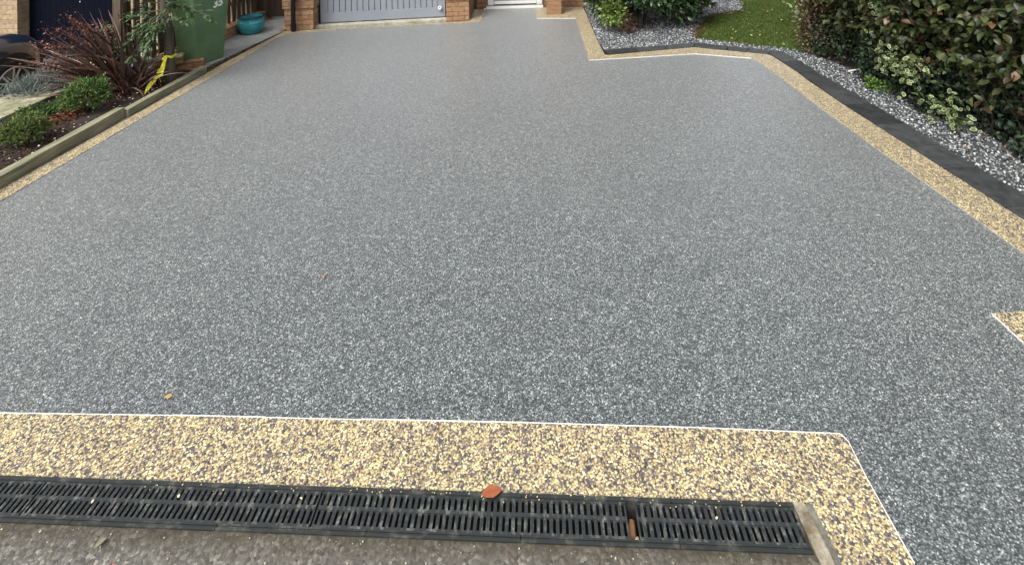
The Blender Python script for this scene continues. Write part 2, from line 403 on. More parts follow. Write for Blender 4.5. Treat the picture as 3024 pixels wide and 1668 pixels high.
# ================================================================ the setting
MB().box(-60, 60, -40, 80, -.6, -.48).build('ground', MT['yard'], kind='structure')
MB().box(-4.95, 16, 2.25, 24, -.47, -.03).build('soil', MT['soil'], kind='structure')
DRIVE = [(-3.802, 3.776), (-3.773, 4.3), (-3.72, 5.5), (-3.72, 6.6), (-3.611, 8.01), (-2.942, 8.10), (-1.13, 8.245), (-.76, 8.32), (-.745, 9.13), (-.5, 9.14), (.47, 9.14), (1.186, 9.05), (1.153, 8.249), (1.1, 7.06), (1.09, 6.42), (1.149, 6.406),
         (2.259, 6.61), (3.032, 6.247), (3.054, 6.193), (3.05, 5.688), (3.02, 5.3), (3.0, 4.8), (3.0, 2.5), (3.7, 2.5), (3.7, -1.5), (.93, -1.5), (.93, 1.7425), (-3.802, 2.0025)]
MB().prism(DRIVE, -.44, 0).build('driveway', MT['grey'], kind='structure')
def sheet(name, pts, z, mat, th=.006, **k): return MB().prism(pts, z-th, z).build(name, mat, **k)
sheet('driveway_border', [(-3.80, 2.2), (-3.792, 3.776), (-3.768, 4.3), (-3.715, 5.5), (-3.715, 6.6), (-3.606, 8.004), (-2.942, 8.094), (-1.222, 8.232), (-.79, 8.30), (-.753, 8.33), (-.74, 9.125), (-.52, 9.135),
      (-.524, 9.03), (-.583, 8.215), (-1.094, 8.175), (-1.795, 8.12), (-2.698, 8.045), (-3.40, 7.90), (-3.50, 7.82), (-3.545, 7.60), (-3.556, 6.334), (-3.59, 5.319), (-3.64, 3.633), (-3.68, 2.2)], .004, MT['tan'], kind='structure')
OUT_R = [(1.181, 9.045), (1.148, 8.249), (1.095, 7.064), (1.086, 6.415), (1.149, 6.401), (2.259, 6.605), (3.027, 6.243), (3.049, 6.193), (3.045, 5.688), (3.015, 5.3), (2.996, 4.8), (2.996, 2.505)]
IN_R = [(2.72, 2.505), (2.725, 2.836), (2.735, 3.472), (2.737, 4.105), (2.758, 4.855), (2.777, 5.315), (2.80, 5.95), (2.775, 6.125), (2.189, 6.354), (.863, 6.233)]
sheet('driveway_border', [(.353, 9.13)]+OUT_R+IN_R+[(.96, 8.286), (.335, 8.363)], .004, MT['tan'], kind='structure')
NEAR_T = [(-3.79, 2.219), (-2.14, 2.124), (-1.42, 2.093), (-.655, 2.054), (.0, 2.022), (.627, 1.986), (1.158, 1.948), (1.170, 1.92), (1.156, 1.798), (1.144, 1.58), (1.05, .2), (1.0, -1.4)]
sheet('driveway_border', NEAR_T+[(.931, -1.4), (.931, 1.7425), (-3.79, 2.003)], .004, MT['tan'], kind='structure')
sheet('driveway_border', [(2.194, 2.458), (3.69, 2.495), (3.69, -1.4), (2.12, -1.4)], .004, MT['tan'], kind='structure')

def ribbon(pts, w_, z0, z1, jog=True):
    b = MB(); P = []
    for a, c in zip(pts[:-1], pts[1:]):
        a, c = Vector(a), Vector(c); L = (c-a).length; n = max(1, round(L/.46)); P += [a.lerp(c, i/n) for i in range(n)]
    P.append(Vector(pts[-1]))
    for i in range(len(P)-1):
        a, c = P[i], P[i+1]; d = (c-a).normalized(); nn = Vector((-d.y, d.x)); o = nn*(random.uniform(-.0012, .0012) if jog else 0)
        e = d*.0005; h = z1+random.uniform(-.0008, .0006)
        b.prism([tuple(q) for q in (a+e-nn*w_/2+o, c-e-nn*w_/2+o, c-e+nn*w_/2+o, a+e+nn*w_/2+o)], z0, h)
    return b
ribbon(NEAR_T[:10], .0026, -.002, .0056).build('edging_strip', MT['trim'], label='long white metal edging strip between grey resin and wide tan band by the drain', cat='edging strip')
ribbon([(2.72, 2.51)]+IN_R[1:5], .0018, -.002, .0050).build('edging_strip', MT['trimdull'], label='thin white edging strip along inner edge of the long tan band beside the dark kerb', cat='edging strip')
ribbon([(2.775, 6.122), (2.189, 6.35), (.863, 6.229)], .002, -.002, .0052).build('edging_strip', MT['trim'], label='pale edging strip on the tan band running across in front of the gravel and lawn', cat='edging strip')
ribbon([(.335, 8.36), (.95, 8.284)], .003, -.002, .0052).build('edging_strip', MT['trim'], label='short pale edging strip in front of the free standing brick porch pier', cat='edging strip')
ribbon([(2.194, 2.458), (2.175, 2.1), (2.15, 1.)], .0026, -.002, .0055).build('edging_strip', MT['trim'], label='white edging strip on the small tan corner at the right edge of the drive', cat='edging strip')

# pavement and mortar by the drain
MB().prism([(-6, 2.0), (-4, 1.885), (.867, 1.6135), (.867, -1.5), (-6, -1.5)], -.44, -.004).build('pavement', MT['pave'], kind='structure')
nb = MB(); N = 24
mort = [(.8685, 1.75)]+[(.8685, 1.75-i*.13) for i in range(1, 25)]
rgt = [(.925+.006*math.sin(i*2.1)+(-.02 if i < 3 else 0), 1.745-i*.13) for i in range(25)]
rgt = [(min(x, .9292), y) for x, y in rgt]
nb.prism(mort+rgt[::-1], -.2, .001).build('mortar_strip', MT['haunch'], kind='structure')
MB().prism([(.869, 1.742), (.9295, 1.742), (.9295, -1.45), (.869, -1.45)], -.21, -.003).build('mortar_bed', MT['haunch2'], kind='structure')
MB().prism([(-3.8025, 3.95), (-3.775, 4.3), (-3.7215, 5.5), (-3.7215, 6.3), (-3.775, 6.3), (-3.8025, 4.99)], -.1, -.006).build('concrete_haunch', MT['haunch2'], kind='structure')

# ---------------------------------------------------------------- drain
ang = math.atan2(1.746-1.899, .864+1.915)
def DM(x0, z=0):   # drain frame: local x along the drain, y=0 on its near edge
    y = 1.614+(x0-.857)*math.tan(ang); return Matrix.Translation((x0, y, z)) @ Matrix.Rotation(ang, 4, 'Z')
t = empty('drainage_channel', (-1.0, 1.72, -.12), label='black plastic drainage channel set between the tan resin band and the worn pavement', cat='drain channel')
m = DM(.862); L = -4.7; Wd = .131
b = MB(); x = L
while x < -.001:
    x2 = min(x+.5, 0) if x > L else L+.3
    for y0, y1, z1 in ((-.001, .0055, .001), (.0075, .0125, -.003), (.0135, .0185, -.0015), (Wd-.0115, Wd-.001, .001)):
        b.box(x+.0012, x2-.0012, y0, y1, -.05, z1, m=m)
    b.box(x+.0012, x2-.0012, .0055, .0075, -.05, -.007, m=m); b.box(x+.0012, x2-.0012, .0125, .0135, -.05, -.007, m=m)
    x = x2
b.build('channel_rim', MT['channel'], t)
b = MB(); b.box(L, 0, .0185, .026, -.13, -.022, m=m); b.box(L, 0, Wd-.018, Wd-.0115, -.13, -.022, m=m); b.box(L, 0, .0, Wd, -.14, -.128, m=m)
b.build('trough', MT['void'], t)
def grate(x0, x1, label):
    L_ = x1-x0; t = empty('drain_grate', tuple(DM(x0) @ Vector((0, .0245, -.022))), ang, label=label, cat='drain grate', group='black slotted grates lying in the drainage channel')
    m = DM(x0); b = MB(); z0, z1 = -.011, -.0035
    for y0, y1 in ((.0200, .0275), (.0690, .0795), (.1135, .119)): b.box(0, L_, y0, y1, z0, z1, m=m)
    n = round(L_/.0208); pt = L_/n
    for i in range(n+1):
        xc = i*pt; a0, a1 = max(0, xc-.0057), min(L_, xc+.0057)
        for y0, y1 in ((.0275, .0690), (.0795, .1135)):
            b.box(a0, a1, y0-.0005, y1+.0005, z0, z1-.0012+.0004*math.sin(i*3.), m=m)
        for yy in (.045, .058, .098):     # small anti-slip studs
            b.box(xc-.002, xc+.002, yy-.002, yy+.002, z1-.002, z1+.0002, m=m) if 0 < i < n else None
    return b.build('slotted_panel', MT['grate'], t)
grate(-2.765, -1.733, 'dusty black slotted grate at the far left end of the drain')
grate(-1.728, -.727, 'black slotted drain grate on the left, with slots leaning steeply')
grate(-.722, .311, 'long dusty black drain grate in the middle, with the orange leaf at its upper edge')
grate(.341, .861, 'short clean black drain grate right of the open gap, beside the mortar strip')
# what lies in the gap
g0 = DM(.326)
b = MB(); P = [g0 @ Vector(q) for q in ((-.013, .04, -.055), (.002, .06, -.03), (.010, .10, -.028), (-.010, .10, -.032))]
b.tube([g0 @ Vector((-.012, .028, -.075)), g0 @ Vector((-.004, .06, -.045)), g0 @ Vector((.0, .092, -.03))], [.008, .014, .010], 9)
b.build('pipe_stub', plain('rust_brown_clay', (.20, .10, .045), .7, var=.5, scale=60), smooth=True, label='rusty brown lump lying in the gap between two drain grates', cat='debris')
V, Fc = pebbles(np.array([tuple(g0 @ Vector((.006, .033, -.022)))]), np.array([.0105]))
link('pebble', raw_mesh('pebble', V, Fc), plain('tan_stone', (.38, .31, .18), .7, scale=200), label='tan pebble wedged in the gap between two drain grates', cat='pebble')

# ---------------------------------------------------------------- dark kerb on the right
t = empty('stone_kerb', (3.12, 4.5, -.1), label='flush kerb of charcoal stone blocks between the tan band and the grey gravel', cat='kerb')
def block(pts):
    c = Vector((sum(p[0] for p in pts)/len(pts), sum(p[1] for p in pts)/len(pts)))
    q = []
    for p in pts:
        d = Vector(p)-c; q.append(tuple(c+d*(1-.0058/d.length)))
    MB().prism(q, -.1, .010+random.uniform(-.002, .002)).build('kerb_block', MT['kerb'], t, bevel=.004)
def kx(y, tab): return float(np.interp(y, [a for a, _ in tab], [c for _, c in tab]))
KI = [(2.5, 2.999), (4.8, 3.003), (5.3, 3.023), (5.7, 3.056), (6.2, 3.060)]; KO = [(2.5, 3.225), (3.7, 3.238), (5.05, 3.255), (5.66, 3.243), (6.04, 3.258)]
ys = [2.5, 2.81, 3.23, 3.675, 4.0, 4.365, 4.77, 5.187, 5.59]
for a, c in zip(ys[:-1], ys[1:]): block([(kx(a, KI), a), (kx(a, KO), a), (kx(c, KO), c), (kx(c, KI), c)])
block([(kx(5.59, KI), 5.59), (kx(5.59, KO), 5.59), (3.255, 5.98), (3.06, 5.98)])
block([(3.06, 5.98), (3.255, 5.98), (3.262, 6.325), (3.16, 6.38), (3.04, 6.255), (3.06, 6.2)])
A = [(3.04, 6.255), (2.82, 6.356), (2.62, 6.449), (2.265, 6.616)]; Bq = [(3.16, 6.38), (2.93, 6.49), (2.70, 6.60), (2.341, 6.785)]
for i in range(3): block([A[i], Bq[i], Bq[i+1], A[i+1]])
A = [(2.265-(2.265-1.149)*i/3, 6.616-(6.616-6.413)*i/3) for i in range(4)]; Bq = [(2.341-(2.341-1.10)*i/3, 6.785-(6.785-6.585)*i/3) for i in range(4)]
for i in range(3): block([A[i], Bq[i], Bq[i+1], A[i+1]])

# ---------------------------------------------------------------- gravel, lawn
STRIP = [(3.25, 2.5), (3.262, 4.2), (3.272, 5.66), (3.275, 6.33), (2.35, 6.80), (1.12, 6.60), (1.11, 7.06), (1.165, 8.25), (1.20, 9.0), (1.3, 9.11), (4.15, 9.4), (3.74, 8.48), (3.1, 8.25), (3.02, 8.14), (2.62, 7.45), (2.42, 7.02), (3.42, 6.44), (3.62, 5.9), (3.75, 5.2), (3.85, 4.5), (3.95, 3.5), (3.95, 2.5)]
sheet('gravel_bed', STRIP, -.012, MT['yard'], .01, kind='structure')
P = in_area(STRIP, int(area(STRIP)*3000))
z = rng.uniform(-.012, .008, len(P)); edge = 0
size = rng.uniform(.006, .0125, len(P))
V, Fc = pebbles(np.column_stack([P, z]), size, .8)
# a few chips on the kerb
link('gravel', raw_mesh('gravel', V, Fc), MT['gravel'], label='loose blue grey and white gravel chips between kerb, lawn and hedge', cat='gravel', kind='stuff')
LAWN = [(2.44, 7.02), (3.42, 6.46), (3.9, 6.3), (6, 6.3), (9, 9), (9, 20), (4.4, 20), (4.17, 9.4), (3.76, 8.46), (3.12, 8.23), (3.04, 8.14), (2.64, 7.45)]
sheet('lawn', LAWN, -.004, MT['lawn'], .02, kind='structure')
LV = [(2.40, 7.0), (3.42, 6.41), (4.3, 6.5), (5.4, 10.2), (4.3, 10.2), (3.74, 8.44), (3.10, 8.21), (3.0, 8.14), (2.60, 7.45)]
P = in_area(LV, 42000); n = len(P); d = unit(n)*.75; d[:, 2] = np.abs(d[:, 2])+.5
bt = np.array([(-.06, 0, 0), (.06, 0, 0), (.035, .6, .04), (-.035, .6, .04)]); bt2 = np.array([(0, 0, 0)])
V, Fc = scatter(np.array([(-.09, 0, 0), (.09, 0, 0), (.03, 1, .12), (-.03, 1, .12)]), np.array([(0, 1, 2, 3)]), frames(d, unit(n)), np.column_stack([P, np.full(n, -.008)]), rng.uniform(.018, .042, n))
link('grass', raw_mesh('grass', V, Fc), MT['blade'], label='short mossy green lawn grass behind the curved gravel edge', cat='grass', kind='stuff')

# ================================================================ house
t = empty('brick_house', (-1.2, 9.3, 0), label='orange brick house front with a blue grey garage door and recessed porch', cat='house')
b = MB()
def pier(pts, out=.022, top=2.25, z0=-.03):
    b.prism(pts, z0, .345)
    cx = sum(p[0] for p in pts)/len(pts); cy = sum(p[1] for p in pts)/len(pts)
    q = [(p[0]+math.copysign(out, p[0]-cx), p[1]+math.copysign(out, p[1]-cy)) for p in pts]
    b.prism(q, .345, top)
pier([(-3.62, 8.06), (-3.19, 8.105), (-3.19, 8.335), (-3.26, 8.335), (-3.26, 9.6), (-3.62, 9.6)])
pier([(-1.13, 8.335), (-.762, 8.375), (-.745, 9.22), (-1.13, 9.22)])
pier([(-.7, 9.245), (-.50, 9.265), (-.50, 9.55), (-.7, 9.55)], .0)
pier([(.48, 9.265), (1.30, 9.12), (2.5, 9.12), (2.5, 9.5), (.48, 9.55)], .0)
b.prism([(-3.165, 8.15), (-1.155, 8.34), (-1.155, 8.7), (-3.165, 8.7)], 2.13, 2.248)
b.prism([(-.50, 9.275), (.48, 9.275), (.48, 9.54), (-.50, 9.54)], 2.13, 2.248)
b.build('wall', MT['brick'], t)
b = MB(); b.prism([(.52, 8.585), (.757, 8.575), (.765, 8.81), (.528, 8.82)], -.03, .30); b.prism([(.51, 8.575), (.767, 8.565), (.775, 8.82), (.518, 8.83)], .30, 2.25)
b.build('porch_pier', MT['brick'], t)
b = MB(); b.add([(-3.66, 8.03, 2.26), (2.6, 8.5, 2.26), (2.6, 12, 2.6), (-3.66, 12, 2.6), (-3.66, 8.03, 2.36), (2.6, 8.5, 2.36), (2.6, 12, 2.7), (-3.66, 12, 2.7)], [(0, 3, 2, 1), (4, 5, 6, 7), (0, 1, 5, 4), (1, 2, 6, 5), (2, 3, 7, 6), (3, 0, 4, 7)])
b.build('roof', concrete('roof_tile', (.12, .06, .045), (.07, .04, .03)), t)
# garage door
gd = Vector((-1.135+3.185, 8.52-8.325, 0)); GL = gd.length; gm = Matrix.Translation((-3.185, 8.315, .045)) @ Matrix.Rotation(math.atan2(gd.y, gd.x), 4, 'Z')
b = MB(); Y0 = .0
b.box(.03, GL-.03, .03, .05, .0, 2.08, m=gm)                       # backing
b.box(.03, GL-.03, .0, .03, .0, .155, m=gm); b.box(.03, GL-.03, .0, .03, 1.97, 2.08, m=gm)
b.box(.03, .145, .0, .03, .155, 1.97, m=gm); b.box(GL-.145, GL-.03, .0, .03, .155, 1.97, m=gm)
n = 19; s0, s1 = .145, GL-.145; pt = (s1-s0)/n
for i in range(n):
    b.box(s0+i*pt+.006, s0+(i+1)*pt-.006, .008, .03, .155, 1.97, m=gm)
b.build('garage_door', MT['garage'], t, bevel=.003); gdoor = bpy.context.scene.objects['garage_door']
for q0 in (0, GL-.026): MB().box(q0, q0+.026, .0, .08, -.02, 2.1, m=gm).build('door_jamb', MT['black'], t)
b = MB(); c = at(1299.5, 24, 8.48); km = Matrix.Translation(c) @ Matrix.Rotation(R(90), 4, 'X')
b.lathe([(0, .035), (.024, .034), (.034, .022), (.034, .008), (.02, 0), (.012, -.02)], m=km, seg=20); b.box(c.x-.006, c.x+.007, c.y-.037, c.y-.034, c.z+.002, c.z+.028, mi=1)
b.build('handle', [MT['white'], MT['black']], gdoor, smooth=False)
b = MB(); a = (-3.23, 8.185); e = (-1.135, 8.365)
b.prism([a, e, (-1.135, 8.6), (-3.19, 8.4)], -.03, .028)
b.build('threshold', MT['sill'], t, bevel=.004)
b = MB(); b.prism([(-3.60, 8.03), (-3.20, 8.085), (-3.20, 8.10), (-3.60, 8.055)], -.02, .012); b.box(-3.655, -3.60, 8.0, 8.06, -.03, .035)
b.build('footing', MT['brick'], t)
# front door
b = MB(); b.box(-.495, -.395, 9.20, 9.30, .05, 2.12); b.box(.375, .475, 9.20, 9.30, .05, 2.12); b.box(-.395, .375, 9.20, 9.30, 2.03, 2.12)
b.build('door_frame', MT['white'], t, bevel=.004)
b = MB(); b.box(-.39, .37, 9.235, 9.28, .062, 2.03); b.box(-.30, .28, 9.222, 9.235, .20, .85); b.box(-.30, .28, 9.222, 9.235, .95, 1.9)
fd = b.build('front_door', MT['garage'], t, bevel=.004)
MB().box(-.388, .368, 9.205, 9.233, .064, .115).build('weather_bar', MT['white'], fd, bevel=.003)
b = MB(); b.box(-.50, .478, 9.145, 9.262, -.03, .042); b.build('doorstep', concrete('grey_step', (.32, .32, .31), (.2, .2, .19)), t, bevel=.005)
b = MB(); b.box(-.52, .485, 9.132, 9.144, -.02, .047); b.box(-.56, -.525, 9.10, 9.13, -.0, .02); b.build('step_nosing', MT['white'], t)
# downpipe
b = MB(); p0 = at(868, 90, 8.0); x = p0.x
b.tube([(x, 7.985, -.0), (x, 7.985, 2.5)], .034, 16); b.tube([(x, 7.985, .02), (x, 7.985, .13)], .042, 16); b.tube([(x, 7.985, .15), (x, 7.985, .165)], .040, 16)
b.box(x-.05, x+.05, 7.985, 8.05, 1.2, 1.24); b.box(x-.05, x+.05, 7.985, 8.06, .5, .53)
b.build('downpipe', MT['black'], t, smooth=False)

# ---------------------------------------------------------------- side path, plinth, fence, gate
PATH = [(-4.33, 6.33), (-3.875, 6.33), (-3.822, 6.718), (-3.631, 8.04), (-3.64, 9.6), (-4.3, 9.6)]
sheet('path', PATH, .006, MT['path'], .05, kind='structure')
t = empty('garden_wall', (-4.4, 7.4, 0), label='low orange brick plinth wall below the picket fence beside the path', cat='wall')
MB().prism([(-4.52, 6.45), (-4.31, 6.45), (-4.24, 9.0), (-4.46, 9.0)], -.4, .165).build('brickwork', MT['brick'], t)
t = empty('brick_stub', (-4.1, 6.4, 0), label='stepped end of a low brick wall with mossy top between tree trunk and green bin', cat='wall')
b = MB(); m = Matrix.Translation((-3.895, 6.415, 0)) @ Matrix.Rotation(R(25), 4, 'Z')
b.box(-.50, 0, -.02, .1, -.05, .095, m=m); b.build('lower_course', brickmat('stub_brick', (.40, .20, .09), (.26, .12, .06), (.16, .12, .08)), t, bevel=.006)
b = MB(); b.box(-.62, -.215, -.06, .16, .096, .175, m=m); b.build('upper_course', [brickmat('stub_brick_top', (.30, .19, .09), (.24, .13, .06), (.12, .10, .06)), MT['coping']], t, bevel=.006)
b = MB(); b.box(-.61, -.225, -.05, .15, .1765, .181, m=m); b.build('mossy_top', MT['coping'], t)
t = empty('picket_fence', (-4.42, 7.3, .165), label='brown vertical board fence on the low brick plinth behind tree and green bin', cat='fence')
y = 5.82
while y < 8.65:
    wv = random.uniform(.085, .098); mt = MT['fencegrey'] if random.random() < .45 or y > 7.5 else MT['fence']
    MB().box(-4.43, -4.412, y, y+wv, .17+random.uniform(0, .02), 1.75+random.uniform(-.01, .01)).build('pale', mt, t)
    y += wv+random.uniform(.042, .058)
for z_ in (.42, 1.45): MB().box(-4.475, -4.432, 5.8, 8.7, z_, z_+.07).build('rail', MT['fence'], t)
for y in (5.72, 8.66): MB().box(-4.48, -4.39, y, y+.09, -.1, 1.85).build('post', MT['fencegrey'], t, bevel=.004)
MB().box(-4.445, -4.425, 5.83, 8.66, .06, .165).build('gravel_board', MT['fence'], t)
t = empty('side_gate', (-4.05, 8.76, .05), label='dark brown boarded timber gate across the side path behind the turquoise pot', cat='gate')
b = MB(); x = -4.5
while x < -3.66: b.box(x, min(x+.098, -3.645), 8.76, 8.778, .065, 1.8); x += .102
b.build('boards', MT['gate'], t)
for z_ in (.3, 1.5): MB().box(-4.5, -3.645, 8.78, 8.81, z_, z_+.1).build('ledge', MT['gate'], t)

# timber edging of the bed
t = empty('timber_edging', (-3.84, 4, 0), label='pale green timber sleepers edging the planted bed along the left tan band', cat='edging')
for y0, y1, x0, x1, h, dx in ((2.2, 4.995, -3.885, -3.803, .092, .0), (5.0, 6.26, -3.845, -3.772, .068, .01)):
    b = MB(); N = 10
    for i in range(N):
        ya, yb = y0+(y1-y0)*i/N, y0+(y1-y0)*(i+1)/N
    b.prism([(x0, y0), (x1, y0), (x1+dx, y1), (x0+dx, y1)], -.05, h); b.build('sleeper', MT['sleeper'], t, bevel=.006)
# crumbling soil edge along path
P = in_area([(-3.86, 6.1), (-3.73, 6.1), (-3.72, 6.6), (-3.62, 8.0), (-3.65, 8.0), (-3.84, 6.6)], 1100)
V, Fc = pebbles(np.column_stack([P, rng.uniform(-.03, .0, len(P))]), rng.uniform(.004, .013, len(P)))
link('soil_crumbs', raw_mesh('soil_crumbs', V, Fc), MT['litter'], label='dark soil crumbs in the gap between path slab and tan band', cat='soil', kind='stuff')

# low wall towards the neighbour
t = empty('retaining_wall', (-5.2, 5, -.48), label='low wall with broad cream mossy coping between planted bed and dark car', cat='wall')
MB().box(-5.42, -4.955, 1.5, 7.6, -.48, .0).build('wall_core', MT['buff'], t)
y = 1.5
while y < 7.6:
    MB().box(-5.46, -4.925, y+.004, y+.606, .0, .055).build('coping_slab', MT['coping'], t, bevel=.006); y += .61

# bed: soil surface
nx, ny = 44, 150; X, Yg = np.meshgrid(np.linspace(-4.94, -3.86, nx), np.linspace(2.2, 6.36, ny))
Z = .012+.02*np.sin(X*7+1)*np.cos(Yg*3.1)+rng.normal(0, .0045, X.shape)
Z += .02*np.exp(-((X+4.2)**2+(Yg-5.0)**2)/.08)
V = np.column_stack([X.ravel(), Yg.ravel(), Z.ravel()]); idx = np.arange(nx*ny).reshape(ny, nx)
Fc = np.stack([idx[:-1, :-1], idx[:-1, 1:], idx[1:, 1:], idx[1:, :-1]], -1).reshape(-1, 4)
link('flower_bed', raw_mesh('flower_bed', V, Fc), MT['soil'], kind='structure')
BED = [(-4.92, 2.3), (-3.9, 2.3), (-3.9, 4.99), (-3.86, 6.25), (-4.9, 6.3)]
P = in_area(BED, 9000); V, Fc = pebbles(np.column_stack([P, rng.uniform(.0, .035, len(P))]), rng.uniform(.003, .012, len(P)), .6)
link('bark_mulch', raw_mesh('bark_mulch', V, Fc), MT['litter'], label='dark bark mulch and soil crumbs covering the planted bed', cat='mulch', kind='stuff')
P = in_area([(-4.6, 3.7), (-3.92, 3.7), (-3.92, 4.95), (-3.85, 6.0), (-4.3, 5.6), (-4.2, 4.7)], 110); V, Fc = pebbles(np.column_stack([P, rng.uniform(.03, .045, len(P))]), rng.uniform(.005, .014, len(P))*rng.choice([.6, 1], len(P)), .5)
link('stone_chips', raw_mesh('stone_chips', V, Fc), plain('white_chips', (.62, .60, .52), .7), label='pale stone chips strewn on the dark bed soil behind the sleepers', cat='stone chips', kind='stuff')

# ---------------------------------------------------------------- neighbour's house
t = empty('neighbour_house', (-7, 8.6, -.48), label='buff brick neighbouring house with dark navy garage door behind the spiky plant', cat='house')
b = MB(); b.prism([(-14, 8.40), (-8.13, 8.40), (-8.13, 8.62), (-14, 8.62)], -.48, 3); b.prism([(-6.3, 8.40), (-4.62, 8.40), (-4.62, 8.7), (-6.3, 8.7)], -.48, 3); b.prism([(-8.128, 8.41), (-6.302, 8.41), (-6.302, 8.68), (-8.128, 8.68)], 1.75, 2.998)
b.build('wall', MT['buff'], t)
b = MB(); x = -8.12
while x < -6.31: b.box(x, x+.088, 8.60, 8.64, -.46, 1.75); x += .0905
ng = b.build('garage_door', MT['navy'], t)
b = MB(); c = at(237, 6, 8.59); b.lathe([(0, .01), (.012, .008), (.012, 0), (0, 0)], m=Matrix.Translation(c) @ Matrix.Rotation(R(90), 4, 'X'), seg=12); b.build('lock', MT['alloy'], ng)

# ================================================================ wheelie bin
bx = Vector((-.907, .42, 0)).normalized(); by = Vector((.42, .907, 0)).normalized()
cb = Vector((-3.998, 6.44, .0))+bx*.20+by*.19
t = empty('wheelie_bin', tuple(cb), math.atan2(by.y, by.x)-math.pi/2, label='green plastic wheelie bin numbered 35 standing on the path behind the tree', cat='wheelie bin')
def rrect(w_, d_, r, n=5):
    o = []
    for cx_, cy_, a0 in ((w_/2-r, d_/2-r, 0), (-w_/2+r, d_/2-r, 90), (-w_/2+r, -d_/2+r, 180), (w_/2-r, -d_/2+r, 270)):
        for i in range(n+1): a_ = R(a0+90*i/n); o.append((cx_+r*math.cos(a_), cy_+r*math.sin(a_)))
    return o
def loft(secs, closed=True):
    b = MB(); n = len(secs[0]); v = [p for s_ in secs for p in s_]
    f = [(i*n+j, i*n+(j+1) % n, (i+1)*n+(j+1) % n, (i+1)*n+j) for i in range(len(secs)-1) for j in range(n)]
    f += [tuple(range(n))[::-1], tuple(range((len(secs)-1)*n, len(secs)*n))]; b.add(v, f); return b
secs = [[(x, y, z) for x, y in rrect(.385+.10*z, .375+.16*z, .035)] for z in (.012, .02, .25, .5, .75, .94)]
loft(secs).build('body', MT['bin'], t, world=False, smooth=False)
loft([[(x, y, z) for x, y in rrect(.50+.0*z, .56, .04)] for z in (.935, .96)]).build('rim', MT['bin'], t, world=False)
loft([[(x*s_, y*s_, z) for x, y in rrect(.52, .60, .05)] for z, s_ in ((.962, 1), (.985, .99), (1.02, .8), (1.035, .5))]).build('lid', MT['bin'], t, world=False)
for sx in (-1, 1):
    b = MB(); b.lathe([(0, -.025), (.085, -.025), (.1, -.015), (.1, .015), (.085, .025), (0, .025)], m=Matrix.Translation((-.235, sx*.15, .1)) @ Matrix.Rotation(R(90), 4, 'X'), seg=24); b.build('wheel', MT['tyre'], t, world=False)
b = MB(); b.tube([(-.31, -.2, .93), (-.31, .2, .93)], .015, 10); b.box(-.31, -.24, -.2, -.17, .915, .945); b.box(-.31, -.24, .17, .2, .915, .945); b.build('handle', MT['bin'], t, world=False)
# house number on the side that faces the drive
fc = bpy.data.curves.new('numtxt', 'FONT'); fc.body = '35'; fc.size = .135; fc.extrude = .0008; fc.shear = .22; fc.offset = .0055; fc.align_x = 'CENTER'; fc.align_y = 'CENTER'
fo = bpy.data.objects.new('numtxt', fc); col.objects.link(fo); bpy.context.view_layer.update()
me = bpy.data.meshes.new_from_object(fo.evaluated_get(bpy.context.evaluated_depsgraph_get())); bpy.data.objects.remove(fo)
zc = .735; tilt = math.atan(.05)
me.transform(Matrix.Translation(((.385+.10*zc)/2+.0022, .075, zc)) @ Matrix.Rotation(R(90), 4, 'Z') @ Matrix.Rotation(R(90)-0+tilt*-1, 4, 'X') @ Matrix.Rotation(R(8), 4, 'Z'))
me.materials.clear()
no = link('house_number', me, MT['white'], t, world=False)

# ================================================================ turquoise pot
pc = Vector((-4.10, 7.98, .008))
t = empty('garden_pot', tuple(pc), label='round turquoise glazed empty plant pot on the path in front of the gate', cat='plant pot')
b = MB(); b.lathe([(0, 0), (.125, 0), (.15, .02), (.185, .08), (.2, .14), (.192, .19), (.176, .222), (.178, .232), (.196, .242), (.2, .254), (.194, .262), (.172, .262), (.165, .245), (.17, .2), (.17, .1), (.12, .05), (0, .05)], seg=56)
b.build('bowl', MT['glaze'], t, world=False, smooth=True)
MB().lathe([(0, .13), (.168, .13)], seg=32).build('compost', MT['soil'], t, world=False)

# ================================================================ car
t = empty('parked_car', (-7.16, 5.2, -.48), label='dark navy car with silver spoked wheel parked beyond the planted bed', cat='car')
# side profile: y from nose (1.8) to tail (-2.2): (y, half width, sill z, belt z, top z, roof half width)
SEC = [(1.92, .50, .28, .50, .56, .35), (1.86, .70, .20, .64, .74, .55), (1.70, .82, .18, .74, .86, .62), (1.40, .878, .18, .80, .93, .66), (1.0, .885, .18, .84, .97, .66), (.70, .88, .18, .86, 1.0, .64),
       (.25, .87, .18, .88, 1.28, .56), (-.2, .87, .18, .90, 1.45, .54), (-1.0, .87, .18, .93, 1.47, .53), (-1.6, .85, .18, .95, 1.38, .50), (-1.95, .80, .2, .92, 1.05, .48), (-2.12, .70, .28, .75, .85, .45)]
b = MB(); secs = []
for y, w_, zs, zb, zt, wr in SEC:
    h = [(w_*.90, zs), (w_*.985, zs+.10), (w_, zs+(zb-zs)*.5), (w_*.985, zb-.05), (w_*.93, zb+.01), (wr+(w_*.93-wr)*.45, zb+(zt-zb)*.62), (wr, zt-.02), (wr*.5, zt+.012), (0, zt+.02)]
    ring = [(x, y, z) for x, z in h]+[(-x, y, z) for x, z in h[-2::-1]]
    secs.append(ring)
n = len(secs[0]); v = [p for s_ in secs for p in s_]; f = [(i*n+j, i*n+(j+1) % n, (i+1)*n+(j+1) % n, (i+1)*n+j) for i in range(len(secs)-1) for j in range(n)]+[tuple(range(n))[::-1], tuple(range((len(secs)-1)*n, len(secs)*n))]
b.add(v, f); body = b.build('body', MT['paint'], t, world=False, smooth=True, subd=2)
